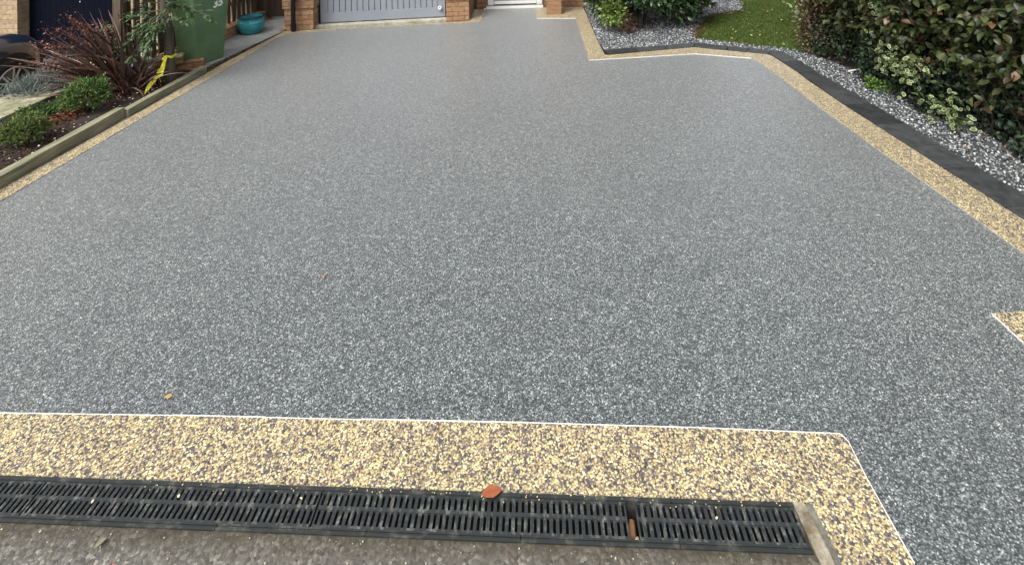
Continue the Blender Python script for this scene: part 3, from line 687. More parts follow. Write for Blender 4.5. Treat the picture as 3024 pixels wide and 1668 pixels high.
for yy in (1.22, -1.38):
    for sx in (-1, 1):
        hub = Matrix.Translation((sx*.80, yy, .325)) @ Matrix.Rotation(R(90)*sx, 4, 'Y')
        MB().lathe([(.0, .0), (.0, .07), (.385, .076), (.39, .07), (.39, 0)], m=hub, seg=40).build('wheel_arch', MT['black'], t, world=False)
        we = empty('wheel', (sx*.80, yy, .325)); we.parent = t
        hm = Matrix.Rotation(R(90)*sx, 4, 'Y')
        MB().lathe([(.215, .07), (.24, .095), (.30, .098), (.322, .08), (.326, .0), (.322, -.09), (.24, -.1)], m=hm, seg=48).build('tyre', MT['tyre'], we, world=False, smooth=True)
        b = MB(); b.lathe([(.222, .09), (.214, .098), (.205, .09), (.2, .03), (.19, .02)], m=hm, seg=48); b.lathe([(0, .088), (.03, .088), (.04, .075), (.04, .05)], m=hm, seg=20)
        for i in range(5):
            for da in (-.17, .17):
                a_ = 2*math.pi*i/5+da+.3; a2 = 2*math.pi*i/5+da*1.25+.3
                q = [(.03, a_-.25), (.03, a_+.25), (.212, a2+.055), (.212, a2-.055)]
                vv = [Vector((r_*math.cos(g_), r_*math.sin(g_), zz)) for zz in (.055, .08 ) for r_, g_ in q]
                b.add([hm @ p for p in vv], [(0, 1, 2, 3), (4, 7, 6, 5), (0, 4, 5, 1), (1, 5, 6, 2), (2, 6, 7, 3), (3, 7, 4, 0)])
        b.build('rim', MT['alloy'], we, world=False)
        MB().lathe([(0, .03), (.205, .03)], m=hm, seg=32).build('spoke_shade_disc', MT['black'], we, world=False)  # added black disc stands in for the shaded gaps between the spokes
for sx in (-1, 1):
    b = MB(); b.add([(sx*.50, 1.69, .60), (sx*.72, 1.60, .60), (sx*.80, 1.42, .70), (sx*.74, 1.46, .765), (sx*.60, 1.60, .72)], [(0, 1, 2, 3, 4)]); b.build('headlight', MT['glass'], t, world=False)
    b = MB(); b.add([(sx*.862, .35, .95), (sx*.862, -1.3, .98), (sx*.66, -1.2, 1.36), (sx*.66, -.1, 1.36)], [(0, 1, 2, 3)]); b.build('side_window', MT['glass'], t, world=False)

# ================================================================ plants
def ell_leaves(c, r, n, size, tmpl, shell=.35, zmin=-1., up=.5, tilt=.6, ws=None):
    "leaves spread through an uneven ellipsoid"
    c = np.array(c, float); r = np.array(r, float); d = unit(int(n*1.6)); d = d[d[:, 2] > zmin][:n]; n = len(d)
    lump = 1+.16*np.sin(d[:, 0]*5+c[0]*3)*np.cos(d[:, 1]*6+c[1])+.10*np.sin(d[:, 2]*9+d[:, 0]*7)
    k = (1-shell*rng.random(n)**1.6)*lump*rng.uniform(.94, 1.08, n)
    pos = c+d*r*k[:, None]; out = d+unit(n)*tilt; out[:, 2] += up*.4
    nrm = d*.4+unit(n)*.5; nrm[:, 2] += up
    return scatter(tmpl[0], tmpl[1], frames(out, nrm), pos, rng.uniform(.65, 1.15, n)*size)
def cat_(parts):
    V = []; Fc = []; o = 0
    for v_, f_ in parts: V.append(v_); Fc.append(f_+o); o += len(v_)
    return np.concatenate(V), np.concatenate(Fc)

# three low green shrubs
HEBE = leafmat('hebe_leaves', [(0, (.045, .085, .022)), (.45, (.10, .17, .045)), (.8, (.18, .28, .085)), (1, (.30, .40, .16))], .6, .3, .2)
HEBE2 = leafmat('yellow_green_hebe', [(0, (.06, .09, .028)), (.45, (.12, .17, .05)), (.8, (.21, .27, .085)), (1, (.33, .39, .16))], .6, .3, .2)
SPR = leaf_t(.42, .3, .1)
def hebe(c, r, label, mat, seed, n=5200):
    t = empty('green_shrub', (c[0], c[1], .02), label=label, cat='shrub', group='low rounded green shrubs in the bed')
    b = MB()
    for i in range(16):
        a_ = 2.4*i; q = Vector((c[0]+math.cos(a_)*r[0]*.6, c[1]+math.sin(a_)*r[1]*.6, .02+r[2]*.9)); b.tube([(c[0], c[1], .0), (c[0]+(q.x-c[0])*.4, c[1]+(q.y-c[1])*.4, r[2]*.5), tuple(q)], [.008, .005, .002], 5)
    b.build('stems', MT['stem'], t)
    # whorled shoots: each shoot carries a rosette of tiny leaves
    ns = n//9; d = unit(ns*2); d = d[d[:, 2] > -.35][:ns]; ns = len(d)
    lump = 1+.13*np.sin(d[:, 0]*6+seed)*np.cos(d[:, 1]*7+seed)+.08*np.sin(d[:, 2]*11)
    tip = np.array(c)+d*np.array(r)*(lump*rng.uniform(.72, 1.06, ns))[:, None]
    pos = np.repeat(tip, 9, 0)-np.repeat(d, 9, 0)*np.tile(np.linspace(0, .045, 9), ns)[:, None]; dd = np.repeat(d, 9, 0)+unit(ns*9)*.75; dd[:, 2] += .25
    V, Fc = scatter(SPR[0], SPR[1], frames(dd, np.repeat(d, 9, 0)+unit(ns*9)*.4), pos, rng.uniform(.016, .028, ns*9))
    link('foliage', raw_mesh('foliage', V, Fc), mat, t)
hebe((-4.23, 5.07, .17), (.205, .20, .185), 'largest rounded bright green shrub in the bed, in front of the spiky red plant', HEBE, 1, 6500)
hebe((-4.27, 4.47, .11), (.175, .17, .145), 'yellowish green shrub nearest the frame corner, right behind the sleeper', HEBE2, 2)
hebe((-4.64, 4.97, .05), (.19, .20, .085), 'low spreading dark green shrub against the pale coping', leafmat('dark_hebe', [(0, (.035, .07, .018)), (.6, (.075, .15, .035)), (1, (.15, .25, .06))], .5, .4, .15), 3, 4200)

# grey fuzzy plant on the wall
t = empty('silver_plant', (-5.2, 5.75, .05), label='fuzzy blue grey needle leaved plant spilling over the cream coping by the car wheel', cat='plant')
n = 2600; base = np.array([(-5.25, 5.78, .04)])+rng.normal(0, 1, (n, 3))*np.array([.12, .14, .02]); d = unit(n); d[:, 2] = np.abs(d[:, 2])*.6+.25; d[:, 0] += .3
V, Fc = scatter(LEAFN[0], LEAFN[1], frames(d, unit(n)), base, np.column_stack([np.full(n, .02), rng.uniform(.10, .24, n), np.full(n, .05)]))
link('foliage', raw_mesh('foliage', V, Fc), leafmat('silver_needles', [(0, (.10, .13, .12)), (.6, (.20, .24, .22)), (1, (.34, .38, .35))], .8, .2, .1), t)

# phormium
PH = leafmat('phormium_leaf', [(0, (.022, .009, .007)), (.4, (.056, .025, .019)), (.75, (.11, .056, .04)), (.94, (.20, .125, .085)), (1, (.32, .23, .16))], .33, .6, .04)
def blades(base, n, fn, seg=8, width=.03):
    V = []; Fc = []
    for i in range(n):
        b0, d, L_, dr, wd = fn(i); b0 = np.array(b0); d = np.array(d)/np.linalg.norm(d); side = np.cross(d, (0, 0, 1)); side /= np.linalg.norm(side)+1e-6
        tw = random.uniform(-.9, .9); nrm = np.cross(side, d); side = side*math.cos(tw)+nrm*math.sin(tw); nn = np.cross(side, d)
        o = len(V); p = b0.copy(); dd = d.copy()
        for k in range(seg+1):
            s_ = k/seg; ww = wd*(.55+.9*s_ if s_ < .45 else .955*(1-((s_-.45)/.55)**1.7)+.02)
            V += [p-side*ww/2+nn*ww*.22, p.copy(), p+side*ww/2+nn*ww*.22]
            dd = dd+np.array((0, 0, -dr/seg)); dd /= np.linalg.norm(dd); p = p+dd*L_/seg
        for k in range(seg): a = o+k*3; Fc += [(a, a+1, a+4, a+3), (a+1, a+2, a+5, a+4)]
    return np.array(V), np.array(Fc)
t = empty('phormium', (-4.25, 5.62, .02), label='large spiky red brown sword leaved plant leaning left in front of the navy door', cat='plant')
def ph(i):
    b0 = (-4.22+random.gauss(0, .07), 5.62+random.gauss(0, .07), .03)
    if i < 260:   # main fan: up and to the left
        a_ = R(random.gauss(34, 30)); d = (-math.cos(a_), random.uniform(-.55, .35), math.sin(a_)+.12)
        return b0, d, random.uniform(.50, 1.12), random.choice([.1, .4, .8, 1.3])*random.uniform(.6, 1.2), random.uniform(.018, .038)
    if i < 340:  # all round
        a_ = random.uniform(0, 6.28); d = (math.cos(a_)*.8, math.sin(a_)*.5, random.uniform(.5, 1.3)); return b0, d, random.uniform(.35, .7), random.uniform(.3, 1.3), random.uniform(.014, .026)
    a_ = random.uniform(-1.2, .6); d = (math.cos(a_), math.sin(a_)-.5, random.uniform(.1, .7)); return b0, d, random.uniform(.3, .5), random.uniform(1.2, 2.8), random.uniform(.008, .016)
V, Fc = blades(None, 400, ph); link('sword_leaves', raw_mesh('sword_leaves', V, Fc), PH, t)
# copper-leaved shrub tangled with it
t = empty('copper_shrub', (-4.7, 5.9, .02), label='thin stemmed shrub with small curled copper leaves left of the spiky plant', cat='shrub')
b = MB(); tips = []
for i in range(34):
    u_, v_ = random.choice([(random.uniform(75, 150), random.uniform(120, 200)), (random.uniform(110, 260), random.uniform(150, 215)), (random.uniform(180, 290), random.uniform(30, 110)), (random.uniform(120, 200), random.uniform(80, 130)), (random.uniform(230, 330), random.uniform(70, 140))])
    e = at(u_, v_, random.uniform(5.3, 6.0)); s0 = Vector((-4.55+random.gauss(0, .08), 5.75+random.gauss(0, .08), .02)); mid = s0.lerp(e, .5)+Vector((0, 0, .12)); b.tube([s0, mid, e], [.005, .0035, .0015], 5); tips.append((mid, e))
b.build('stems', MT['stem'], t)
pos = []
for mi_, e in tips:
    for k in range(34): f_ = random.random()**.45; p = mi_.lerp(e, f_); pos.append((p.x+random.gauss(0, .035), p.y+random.gauss(0, .035), p.z+random.gauss(0, .025)))
pos = np.array(pos); n = len(pos); d = unit(n); d[:, 0] -= .5
V, Fc = scatter(LEAF[0], LEAF[1], frames(d, unit(n)+np.array([0, 0, .7])), pos, rng.uniform(.014, .036, n))
link('foliage', raw_mesh('foliage', V, Fc), leafmat('copper_leaves', [(0, (.05, .015, .01)), (.5, (.12, .035, .02)), (.85, (.22, .075, .04)), (1, (.34, .16, .10))], .45, .4, .12), t)
# dry rusty litter tuft
P = rng.normal(0, 1, (900, 3))*np.array([.10, .12, .008])+np.array((-4.33, 5.0, .04)); P[:, 0] -= .05
V, Fc = scatter(LEAFN[0], LEAFN[1], frames(unit(900)*np.array([1, 1, .3]), unit(900)+np.array([0, 0, 1.])), P, rng.uniform(.015, .04, 900))
link('dead_leaves', raw_mesh('dead_leaves', V, Fc), leafmat('rusty_litter', [(0, (.06, .02, .01)), (.6, (.16, .055, .025)), (1, (.26, .13, .07))], .7, .2, 0), label='rusty dead leaves piled between the two left green shrubs', cat='dead leaves', kind='stuff')

# young rowan tree with yellow tape
t = empty('rowan_tree', (-3.86, 5.80, 0), label='slim grey trunked young tree with feathery leaves in front of the green bin', cat='tree')
TY = 5.80
tp = [at(505, 262, TY), at(503, 200, TY), at(500, 148, TY), at(494, 80, TY), at(486, 20, TY), at(484, -60, TY)]
tp = [Vector((tp[0].x, TY, -.02))]+tp[1:]+[Vector((-3.98, TY, 1.6)), Vector((-4.02, TY+.05, 2.5)), Vector((-4.0, TY+.1, 3.5))]
b = MB(); b.tube(tp, [.056, .052, .051, .053, .048, .046, .04, .028, .01], 14); b.build('trunk', MT['bark'], t, smooth=True)
ROW = leafmat('rowan_leaves', [(0, (.03, .06, .022)), (.5, (.06, .105, .04)), (.85, (.10, .155, .06)), (1, (.17, .23, .10))], .5, .5, .15)
brs = []; b = MB()
for (u0, v0, u1, v1, dy) in ((486, 30, 345, 75, -.05), (486, 30, 400, 140, -.15), (484, 5, 420, -20, 0), (486, 30, 540, 8, -.1), (486, 20, 616, 48, -.15), (486, 30, 360, 150, -.2), (490, 60, 380, 175, -.25), (486, 0, 520, 50, -.2), (488, 40, 440, 120, -.3), (486, 10, 390, 30, .1)):
    a_ = at(u0, v0, TY); e = at(u1, v1, TY+dy); mid = a_.lerp(e, .5)+Vector((0, 0, .05)); MB().tube([a_, mid, e], [.010, .006, .002], 6).build('branch', MT['bark'], t); brs.append((a_, mid, e))
for i in range(16):
    a_ = Vector((-4.0, TY+.05, random.uniform(1.9, 3.4))); g_ = random.uniform(0, 6.28); e = a_+Vector((math.cos(g_)*.6, math.sin(g_)*.6, random.uniform(.2, .6))); mid = a_.lerp(e, .5); MB().tube([a_, mid, e], [.012, .007, .003], 6).build('branch', MT['bark'], t); brs.append((a_, mid, e))

LP, LD, LS = [], [], []
for a_, mid, e in brs:
    for k in range(9 if e.x > -3.8 else 13):
        f_ = .25+.75*random.random(); p = (mid.lerp(e, (f_-.5)*2) if f_ > .5 else a_.lerp(mid, f_*2)); dr = Vector((random.gauss(0, 1), random.gauss(0, 1), random.gauss(-.15, .5))).normalized(); dr = (dr+(e-a_).normalized()*.8).normalized(); Lf = random.uniform(.11, .17)
        sd_ = dr.cross(Vector((0, 0, 1))).normalized()
        for j in range(7):
            q = p+dr*Lf*(.25+.75*j/6)+Vector((0, 0, -.02*(j/6)**2))
            for s_ in ((-1, 1) if j < 6 else (0,)):
                LP.append(q); LD.append(dr*(.5 if s_ else 1)+sd_*s_*.9+Vector((0, 0, random.gauss(-.1, .15)))); LS.append(Lf*.36*random.uniform(.85, 1.1))
LP = np.array([tuple(x) for x in LP]); LD = np.array([tuple(x) for x in LD]); n = len(LP)
V, Fc = scatter(LEAFM[0], LEAFM[1], frames(LD, unit(n)*.35+np.array([0, 0, 1.])), LP, np.array(LS))
link('foliage', raw_mesh('foliage', V, Fc), ROW, t)
# yellow tape
t = empty('barrier_tape', tuple(at(503, 165, TY-.06)), label='crumpled yellow plastic tape tied round the slim trunk with its tail hanging left', cat='tape')
c = at(502, 165, TY); b = MB(); N = 20
for k in range(2):
    for i in range(N):
        a0, a1 = 2*math.pi*i/N, 2*math.pi*(i+1)/N; r0 = .057+.003*k; z_ = c.z+.012*math.sin(i*1.3+k)*.6+.008*k; z2 = c.z+.012*math.sin((i+1)*1.3+k)*.6+.008*k
        b.add([(c.x+r0*math.cos(a0), TY+r0*math.sin(a0), z_-.012), (c.x+r0*math.cos(a1), TY+r0*math.sin(a1), z2-.012), (c.x+r0*math.cos(a1)*1.03, TY+r0*math.sin(a1)*1.03, z2+.010), (c.x+r0*math.cos(a0)*1.03, TY+r0*math.sin(a0)*1.03, z_+.010)], [(0, 1, 2, 3)])
b.build('loop', MT['tape'], t)
def strip(pts, ws):
    b = MB(); v = []
    for (u_, v_, y_), w_ in zip(pts, ws):
        p = at(u_, v_, y_); v += [p+Vector((-w_/2, random.uniform(-.012, .012), w_*.2)), p+Vector((0, random.uniform(-.01, .01), 0)), p+Vector((w_/2, random.uniform(-.012, .012), -w_*.2))]
    n = len(pts); b.add(v, [(i*3+j, i*3+j+1, i*3+j+4, i*3+j+3) for i in range(n-1) for j in range(2)]); return b
Yt = TY-.07
strip([(493, 167, Yt), (486, 182, Yt-.01), (481, 198, Yt-.02), (475, 212, Yt-.03), (470, 222, Yt-.05), (460, 232, Yt-.09), (450, 243, Yt-.12), (440, 256, Yt-.15), (433, 268, Yt-.18), (423, 283, Yt-.2)], [.02, .03, .038, .06, .062, .03, .045, .04, .022, .01]).build('tail', MT['tape'], t, smooth=False)
strip([(493, 166, Yt), (484, 170, Yt-.01), (480, 179, Yt-.02)], [.02, .02, .014]).build('short_end', MT['tape'], t)
strip([(468, 226, Yt-.05), (473, 236, Yt-.05), (474, 243, Yt-.05)], [.03, .018, .008]).build('torn_end', MT['tape'], t)

# ---------------------------------------------------------------- hedge
BEECH = leafmat('beech_leaves', [(0, (.014, .025, .007)), (.3, (.03, .046, .012)), (.62, (.058, .078, .022)), (.86, (.13, .15, .052)), (.90, (.04, .026, .012)), (.96, (.11, .055, .025)), (1, (.22, .12, .065))], .42, .5, .12)
IVY = leafmat('dark_ivy_leaves', [(0, (.005, .011, .006)), (.5, (.011, .022, .011)), (.9, (.026, .048, .02)), (1, (.08, .13, .05))], .5, .3, .03)
t = empty('beech_hedge', (4.3, 4.6, 0), label='tall beech hedge with green and russet leaves along the right side of the gravel', cat='hedge')
# opaque dark core, stands for inner twigs and the shade among them
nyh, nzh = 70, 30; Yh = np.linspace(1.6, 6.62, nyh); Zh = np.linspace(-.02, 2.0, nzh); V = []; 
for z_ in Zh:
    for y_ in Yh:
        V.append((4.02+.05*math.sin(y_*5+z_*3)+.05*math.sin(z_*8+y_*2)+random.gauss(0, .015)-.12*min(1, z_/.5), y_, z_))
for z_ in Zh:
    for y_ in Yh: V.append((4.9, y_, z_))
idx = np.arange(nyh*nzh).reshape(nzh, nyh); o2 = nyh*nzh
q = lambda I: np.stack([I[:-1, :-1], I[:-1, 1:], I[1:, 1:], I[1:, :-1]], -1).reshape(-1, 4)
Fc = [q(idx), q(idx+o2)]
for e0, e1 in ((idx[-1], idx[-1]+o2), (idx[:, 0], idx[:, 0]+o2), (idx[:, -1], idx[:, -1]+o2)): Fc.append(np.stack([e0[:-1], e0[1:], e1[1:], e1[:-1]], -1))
link('hedge_shade_core', raw_mesh('hedge_shade_core', np.array(V), np.concatenate(Fc)), plain('hedge_shade_dark', (.012, .011, .007), .9, bump=1, bscale=40), t)
for i in range(11):
    b = MB(); y_ = 2.2+i*.42+random.uniform(-.08, .08); b.tube([(3.9+random.uniform(-.05, .08), y_, -.03), (3.88, y_+random.uniform(-.05, .05), .3), (3.84, y_+random.uniform(-.1, .1), .8)], [.022, .018, .01], 7).build('trunk', MT['stem'], t)
def hedge_face(n, zlo, zhi, ylo, yhi, size, tmpl, depth=.34, face=3.66, und=.14):
    y_ = rng.uniform(ylo, yhi, n); z_ = zlo+(zhi-zlo)*rng.random(n)
    fx = face+.07*np.sin(y_*3.3+1)+.05*np.sin(y_*7+z_*4)+und*np.clip(1-z_/.5, 0, 1)-.14*np.clip((z_-.45)/.5, 0, 1)
    pil = .09*np.sin(y_*9+z_*8)*np.sin(z_*11-y_*4)
    x_ = fx+pil+depth*rng.random(n)**1.5
    end = np.clip((y_-6.25)/.45, 0, 1); x_ = x_+end**2*.25
    d = unit(n)*.8; d[:, 0] -= .7; d[:, 2] -= .25
    nr = unit(n)*.6; nr[:, 2] += .8; nr[:, 0] -= .5
    return scatter(tmpl[0], tmpl[1], frames(d, nr), np.column_stack([x_, y_, z_]), rng.uniform(.6, 1.2, n)*size)
parts = [hedge_face(9200, .24, 1.5, 1.7, 6.65, .078, LEAF, .42), hedge_face(2600, 1.5, 2.05, 1.7, 6.65, .09, LEAF, .5)]
# far end face
n = 3000; x_ = rng.uniform(3.6, 4.9, n); z_ = rng.uniform(.03, 1.6, n); y_ = 6.62+.1*np.sin(x_*8+z_*5)-.2*rng.random(n)
parts.append(scatter(LEAF[0], LEAF[1], frames(unit(n)+np.array([-.4, .3, -.2]), unit(n)*.6+np.array([-.3, .2, .8])), np.column_stack([x_, y_, z_]), rng.uniform(.6, 1.1, n)*.055))
V, Fc = cat_(parts); link('foliage', raw_mesh('foliage', V, Fc), BEECH, t)
# ivy at the hedge foot
t = empty('ivy', (3.8, 5, 0), label='dark small leaved ivy growing over the foot of the hedge beside the gravel', cat='ivy')
parts = []
n = 7000; y_ = rng.uniform(2.0, 6.35, n); z_ = .02+.46*rng.random(n)**1.2; fx = 3.60+.07*np.sin(y_*3.3+1)+.05*np.sin(y_*8)+.02*np.sin(y_*19)
x_ = fx+.20*(z_/.5-.3)**2+.30*rng.random(n)**1.6; d = unit(n); d[:, 0] -= .6; nr = unit(n)*.5+np.array([-.5, 0, .8])
parts.append(scatter(LEAF[0], LEAF[1], frames(d, nr), np.column_stack([x_, y_, z_]), rng.uniform(.6, 1.2, n)*.042))
V, Fc = cat_(parts); link('foliage', raw_mesh('foliage', V, Fc), IVY, t)
b = MB()
for i in range(40):
    y_ = random.uniform(2.2, 6.3); x0 = 3.75; b.tube([(x0, y_, .0), (x0-.05, y_+random.uniform(-.1, .1), .2), (x0+random.uniform(-.1, .05), y_+random.uniform(-.2, .2), .45)], [.004, .003, .002], 5)
b.build('stems', MT['stem'], t)
# brown-leaved end of the hedge over the lawn
t = empty('russet_shrub', (3.62, 6.45, 0), label='brown and pink leaved bush at the far end of the hedge beside the lawn', cat='shrub')
V, Fc = cat_([ell_leaves((3.78, 6.42, .32), (.28, .30, .42), 2600, .034, LEAF, .5), ell_leaves((3.9, 6.35, .8), (.36, .34, .35), 1800, .036, LEAF, .5)])
link('foliage', raw_mesh('foliage', V, Fc), leafmat('russet_leaves', [(0, (.035, .02, .012)), (.4, (.09, .045, .025)), (.7, (.15, .08, .05)), (.9, (.20, .14, .08)), (1, (.32, .26, .16))], .5, .4, .1), t)
b = MB(); [b.tube([(3.8, 6.42, 0), (3.75+.1*math.cos(i), 6.42+.1*math.sin(i), .5)], [.01, .004], 6) for i in range(6)]; b.build('stems', MT['stem'], t)

# variegated euonymus sprigs
RL = rim_leaf(); VG = leafmat('variegated_leaf_green', [(0, (.03, .055, .018)), (.5, (.06, .095, .03)), (1, (.11, .16, .05))], .4, .5, .1)
VC = leafmat('variegated_leaf_margin', [(0, (.10, .13, .05)), (.45, (.24, .28, .12)), (.8, (.42, .45, .24)), (1, (.68, .68, .46))], .4, .5, .15)
def euonymus(pts, label, n_per=38, Y=None, size=.048, spread=.05):
    c0 = at(*pts[0]); t = empty('variegated_shrub', (c0.x, c0.y, 0), label=label, cat='shrub', group='cream edged euonymus growing through the hedge foot')
    b = MB(); P = []; D = []; n_per = int(n_per*.55)
    for u_, v_, y_ in pts:
        e = at(u_, v_, y_); s0 = Vector((c0.x+.25, c0.y, max(0, c0.z-.35))); mid = s0.lerp(e, .6)+Vector((.03, 0, .03)); b.tube([s0, mid, e], [.004, .003, .0015], 5)
        for k in range(n_per):
            f_ = random.random(); p = mid.lerp(e, f_) if random.random() < .8 else s0.lerp(mid, f_); P.append((p.x+random.gauss(0, spread*.6), p.y+random.gauss(0, spread), p.z+random.gauss(0, spread*.8))); D.append((random.gauss(-.5, .6), random.gauss(0, .8), random.gauss(.1, .6)))
    b.build('stems', MT['stem'], t); P = np.array(P); n = len(P); D = np.array(D)
    V, Fc = scatter(RL[0], RL[1], frames(D, unit(n)*.6+np.array([-.4, -.4, .8])), P, rng.uniform(.7, 1.15, n)*size)
    link('foliage', raw_mesh('foliage', V, Fc, np.tile(RL[2], n)), [VG, VC], t)
euonymus([(2325, 12, 6.3), (2345, 30, 6.3), (2370, 10, 6.35), (2335, 35, 6.25)], 'small cream edged sprig at the top of the hedge end above the lawn', 26, size=.04)
euonymus([(2575, 8, 4.9), (2600, 25, 4.9), (2560, 5, 4.95)], 'bright cream variegated sprig high on the hedge at the top edge of the picture', 24, size=.045, spread=.04)
euonymus([(2575, 115, 4.75), (2610, 130, 4.72), (2650, 160, 4.66), (2600, 175, 4.72), (2640, 195, 4.66), (2680, 205, 4.62), (2720, 190, 4.55), (2700, 225, 4.55), (2735, 210, 4.5), (2600, 205, 4.72), (2700, 250, 4.5), (2760, 230, 4.45), (2660, 95, 4.7)], 'wide cream edged shrub in the middle of the hedge foot, above the dark ivy', 27)
euonymus([(2690, 285, 4.45), (2730, 280, 4.4), (2765, 300, 4.3), (2750, 330, 4.3), (2810, 270, 4.2), (2835, 300, 4.15), (2850, 345, 4.1), (2840, 375, 4.08), (2880, 380, 4.0), (2820, 350, 4.15)], 'cream edged shrub lowest on the right, hanging over the gravel', 22)
euonymus([(2860, 155, 4.1), (2890, 185, 4.05), (2900, 120, 4.1), (2830, 145, 4.2)], 'thin variegated shoots on the dark right part of the hedge', 9, size=.03, spread=.04)

# bright green weed
t = empty('green_weed', tuple(at(2560, 262, 5.12)), label='small bright lime green weed at the foot of the ivy on the gravel', cat='plant')
c = Vector((3.52, 5.13, .0)); V, Fc = cat_([ell_leaves((c.x, c.y, .04), (.07, .07, .06), 150, .036, LEAF, .8), ell_leaves((c.x+.11, c.y-.10, .04), (.08, .08, .05), 110, .034, LEAF, .8)])
link('foliage', raw_mesh('foliage', V, Fc), leafmat('lime_leaves', [(0, (.04, .085, .015)), (.5, (.09, .17, .03)), (1, (.20, .32, .06))], .5, .4, .2), t)
MB().tube([(c.x, c.y, -.01), (c.x, c.y, .06)], .004, 6).build('stem', MT['stem'], t)
# white stick
b = MB(); a_ = at(2507, 224, 5.56); e = at(2547, 219, 5.60); b.tube([Vector((a_.x, a_.y, .022)), Vector((e.x, e.y, .028))], .010, 10); b.build('white_stick', MT['white'], label='short white plastic stick lying on the gravel by the ivy', cat='stick')

# ---------------------------------------------------------------- camellia on the gravel
CAM = leafmat('glossy_evergreen_leaves', [(0, (.012, .028, .011)), (.5, (.028, .058, .02)), (.85, (.055, .10, .035)), (1, (.12, .18, .07))], .28, .6, .05)
t = empty('evergreen_bush', (1.86, 7.6, 0), label='dark glossy evergreen bush on a short trunk rising from the gravel near the porch', cat='bush')
b = MB(); b.tube([(1.82, 7.58, -.03), (1.84, 7.6, .2), (1.9, 7.65, .6)], [.045, .036, .03], 9)
for dx, dy, z_ in ((-.25, .1, .6), (.25, .15, .55), (.1, -.1, .7), (-.08, .2, .75), (.4, .2, .7)): b.tube([(1.83, 7.59, .03), (1.83+dx*.4, 7.6+dy*.5, .3), (1.83+dx, 7.6+dy, z_)], [.026, .02, .01], 7)
b.build('trunk', MT['stem'], t)
V, Fc = cat_([ell_leaves((2.0, 7.75, .88), (.85, .62, .68), 11000, .10, leaf_t(.5, .2, .3), .75, -.97), ell_leaves((1.45, 7.75, .56), (.40, .40, .36), 2600, .08, leaf_t(.45, .2, .3), .65), ell_leaves((2.50, 7.75, .52), (.42, .40, .36), 2800, .10, leaf_t(.45, .2, .3), .65)])
link('foliage', raw_mesh('foliage', V, Fc), CAM, t)
b = MB(); secs = []
k_ = ICO_V*np.array([.62, .42, .46])+np.array([2.0, 7.85, .82]); link('bush_shade_core', raw_mesh('bush_shade_core', k_, ICO_F), MT['stem'], t)  # added dark blob stands in for the deep shade between the leaves
t = empty('lime_shrub', (1.35, 7.55, 0), label='small yellow green leaved shrub at the left foot of the evergreen bush', cat='shrub')
V, Fc = ell_leaves((1.40, 7.42, .30), (.19, .17, .20), 520, .06, LEAF, .7); link('foliage', raw_mesh('foliage', V, Fc), leafmat('yellow_green_leaves', [(0, (.08, .13, .025)), (.6, (.16, .24, .05)), (1, (.28, .36, .10))], .45, .4, .15), t)
MB().tube([(1.42, 7.62, -.02), (1.42, 7.62, .3)], .008, 6).build('stem', MT['stem'], t)
t = empty('rusty_plant', (1.57, 7.3, 0), label='tuft of rusty brown dead foliage on the gravel left of the bush trunk', cat='plant')
V, Fc = ell_leaves((1.58, 7.32, .13), (.13, .13, .16), 500, .035, LEAFN, .9); link('foliage', raw_mesh('foliage', V, Fc), leafmat('rusty_leaves', [(0, (.03, .018, .012)), (.6, (.08, .04, .024)), (1, (.16, .09, .05))], .7, .3, 0), t)
MB().tube([(1.58, 7.32, -.02), (1.58, 7.32, .12)], .006, 6).build('stem', MT['stem'], t)

# ---------------------------------------------------------------- fallen leaves and specks
def fallen(u_, v_, Y, z_, L_, wr, yaw, c, label, fold=.25, cat='leaf'):
    p = at(u_, v_, Y); tv, tf = leaf_t(wr, fold, .12)
    m = Matrix.Translation((p.x, p.y, z_)) @ Matrix.Rotation(yaw, 4, 'Z') @ Matrix.Scale(L_, 4)
    V = [tuple(m @ Vector((x, y-.5, z+.08))) for x, y, z in tv]
    k = NT('leaf_colour'); q = k.obj(); k.color(k.mix(k.g(k.noise(q, 60, 4), .35, .65), tuple(x*.7 for x in c), c)); k.set(Roughness=.5)
    return link('fallen_leaf', raw_mesh('fallen_leaf', V, tf), k.m, label=label, cat=cat, group='fallen leaves')
fallen(1452, 1459, 1.790, .008, .072, .55, R(-75), (.34, .10, .04), 'orange oval leaf lying across the upper edge of the drain', .04)
fallen(498, 1175, 2.168, .006, .028, .8, R(-80), (.50, .33, .11), 'small tan square-ish leaf on the grey resin above the white strip', .05)
fallen(954, 824, 2.81, .006, .030, .6, R(20), (.45, .20, .08), 'tiny orange curled leaf in the middle of the grey resin')
fallen(330, 1684, 1.620, .002, .035, .7, R(-70), (.55, .08, .05), 'red leaf on the pavement cut by the bottom edge of the picture')
fallen(297, 1598, 1.69, .002, .032, .55, R(-35), (.26, .25, .16), 'dull olive grey leaf on the worn pavement below the drain')
fallen(1745, 12, 7.9, .30, .09, .4, R(0), (.5, .13, .05), 'orange red leaf caught in the evergreen bush near the porch')
fallen(2855, 478, 3.9, .03, .06, .3, R(60), (.35, .14, .06), 'brown curled leaf on the gravel near the right edge')
def specks(name, pts, size, c, label, z_=.002, cat='petals'):
    V, Fc = pebbles(np.array([(at(u_, v_, y_).x, y_, z_) for u_, v_, y_ in pts]), np.array(size), .35)
    link(name, raw_mesh(name, V, Fc), plain(name+'_colour', c, .6), label=label, cat=cat, kind='stuff')
def yg(v_): return None
def gy(u_, v_):  # distance of the ground seen at a pixel
    d = RX*((u_-PX)/F)-UP*((v_-PY)/F)+FW; return d.y*(-H/d.z)
pl = [(2117, 1530), (890, 1472), (274, 1481), (528, 1465)]
specks('petals', [(a_, c_, gy(a_, c_)) for a_, c_ in pl], [.006, .005, .006, .006], (.72, .68, .40), 'pale yellow petals lying on the black drain grates', .003)
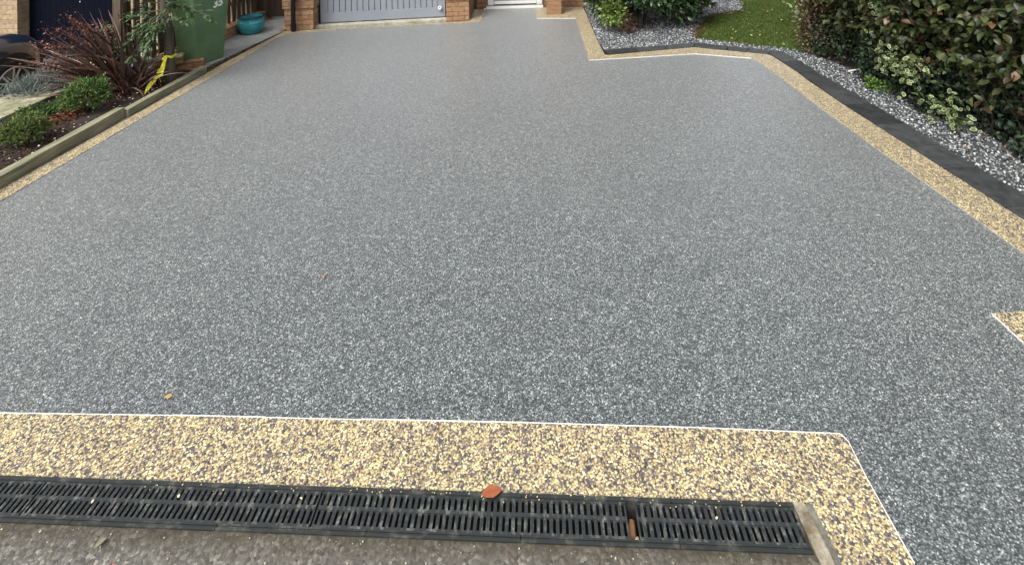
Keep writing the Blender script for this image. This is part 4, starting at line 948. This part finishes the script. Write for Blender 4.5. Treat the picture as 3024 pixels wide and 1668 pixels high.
pl = [(random.uniform(380, 2320), 0) for _ in range(70)]
pl = [(a_, 1404+a_*.0345+abs(random.gauss(8, 9))) for a_, _ in pl]
specks('loose_aggregate', [(a_, c_, gy(a_, c_)) for a_, c_ in pl], [random.uniform(.0015, .0035) for _ in pl], (.62, .50, .25), 'loose yellow stones spilled along the upper edge of the drain', .0035, 'stones')
pl = [(random.uniform(0, 2380), random.uniform(0, 1)) for _ in range(120)]
pl = [(a_, 1550+a_*.044+f_**2*120) for a_, f_ in pl]
specks('grit', [(a_, c_, gy(a_, c_)) for a_, c_ in pl], [.001+.0035*random.random()**3 for _ in pl], (.5, .46, .34), 'pale grit scattered over the worn pavement below the drain', 0., 'grit')
P = in_area([(3.5, 3), (3.9, 3), (3.7, 6), (3.45, 6.4)], 60); n = len(P)
V, Fc = scatter(LEAF[0], LEAF[1], frames(unit(n)*np.array([1, 1, .2]), unit(n)*.4+np.array([0, 0, 1.])), np.column_stack([P, np.full(n, .02)]), rng.uniform(.025, .055, n))
link('hedge_litter', raw_mesh('hedge_litter', V, Fc), MT['litter'], label='dead brown leaves dropped on gravel below the hedge', cat='dead leaves', kind='stuff')
P = in_area([(2.5, 7.0), (3.4, 6.5), (4.0, 6.6), (4.2, 8.5), (3.3, 8.5)], 60); n = len(P)
V, Fc = scatter(LEAF[0], LEAF[1], frames(unit(n)*np.array([1, 1, .2]), unit(n)*.4+np.array([0, 0, 1.])), np.column_stack([P, np.full(n, .028)]), rng.uniform(.02, .045, n))
link('lawn_litter', raw_mesh('lawn_litter', V, Fc), leafmat('lawn_litter_colour', [(0, (.10, .05, .02)), (.5, (.3, .24, .12)), (1, (.55, .5, .32))], .7, .2, 0), label='pale and brown leaves lying on the lawn', cat='dead leaves', kind='stuff')

P = np.concatenate([np.array([(3.04-.62*t_, 8.14-1.12*t_) for t_ in rng.random(260)]), np.array([(3.1+.65*t_, 8.2+.25*t_) for t_ in rng.random(120)])])+rng.normal(0, .045, (380, 2)); n = len(P)
V, Fc = scatter(LEAF[0], LEAF[1], frames(unit(n)*np.array([1, 1, .2]), unit(n)*.4+np.array([0, 0, 1.])), np.column_stack([P, np.full(n, .012)]), rng.uniform(.02, .05, n))
link('edge_litter', raw_mesh('edge_litter', V, Fc), MT['litter'], label='brown dead leaves gathered where the lawn meets the gravel', cat='dead leaves', kind='stuff')
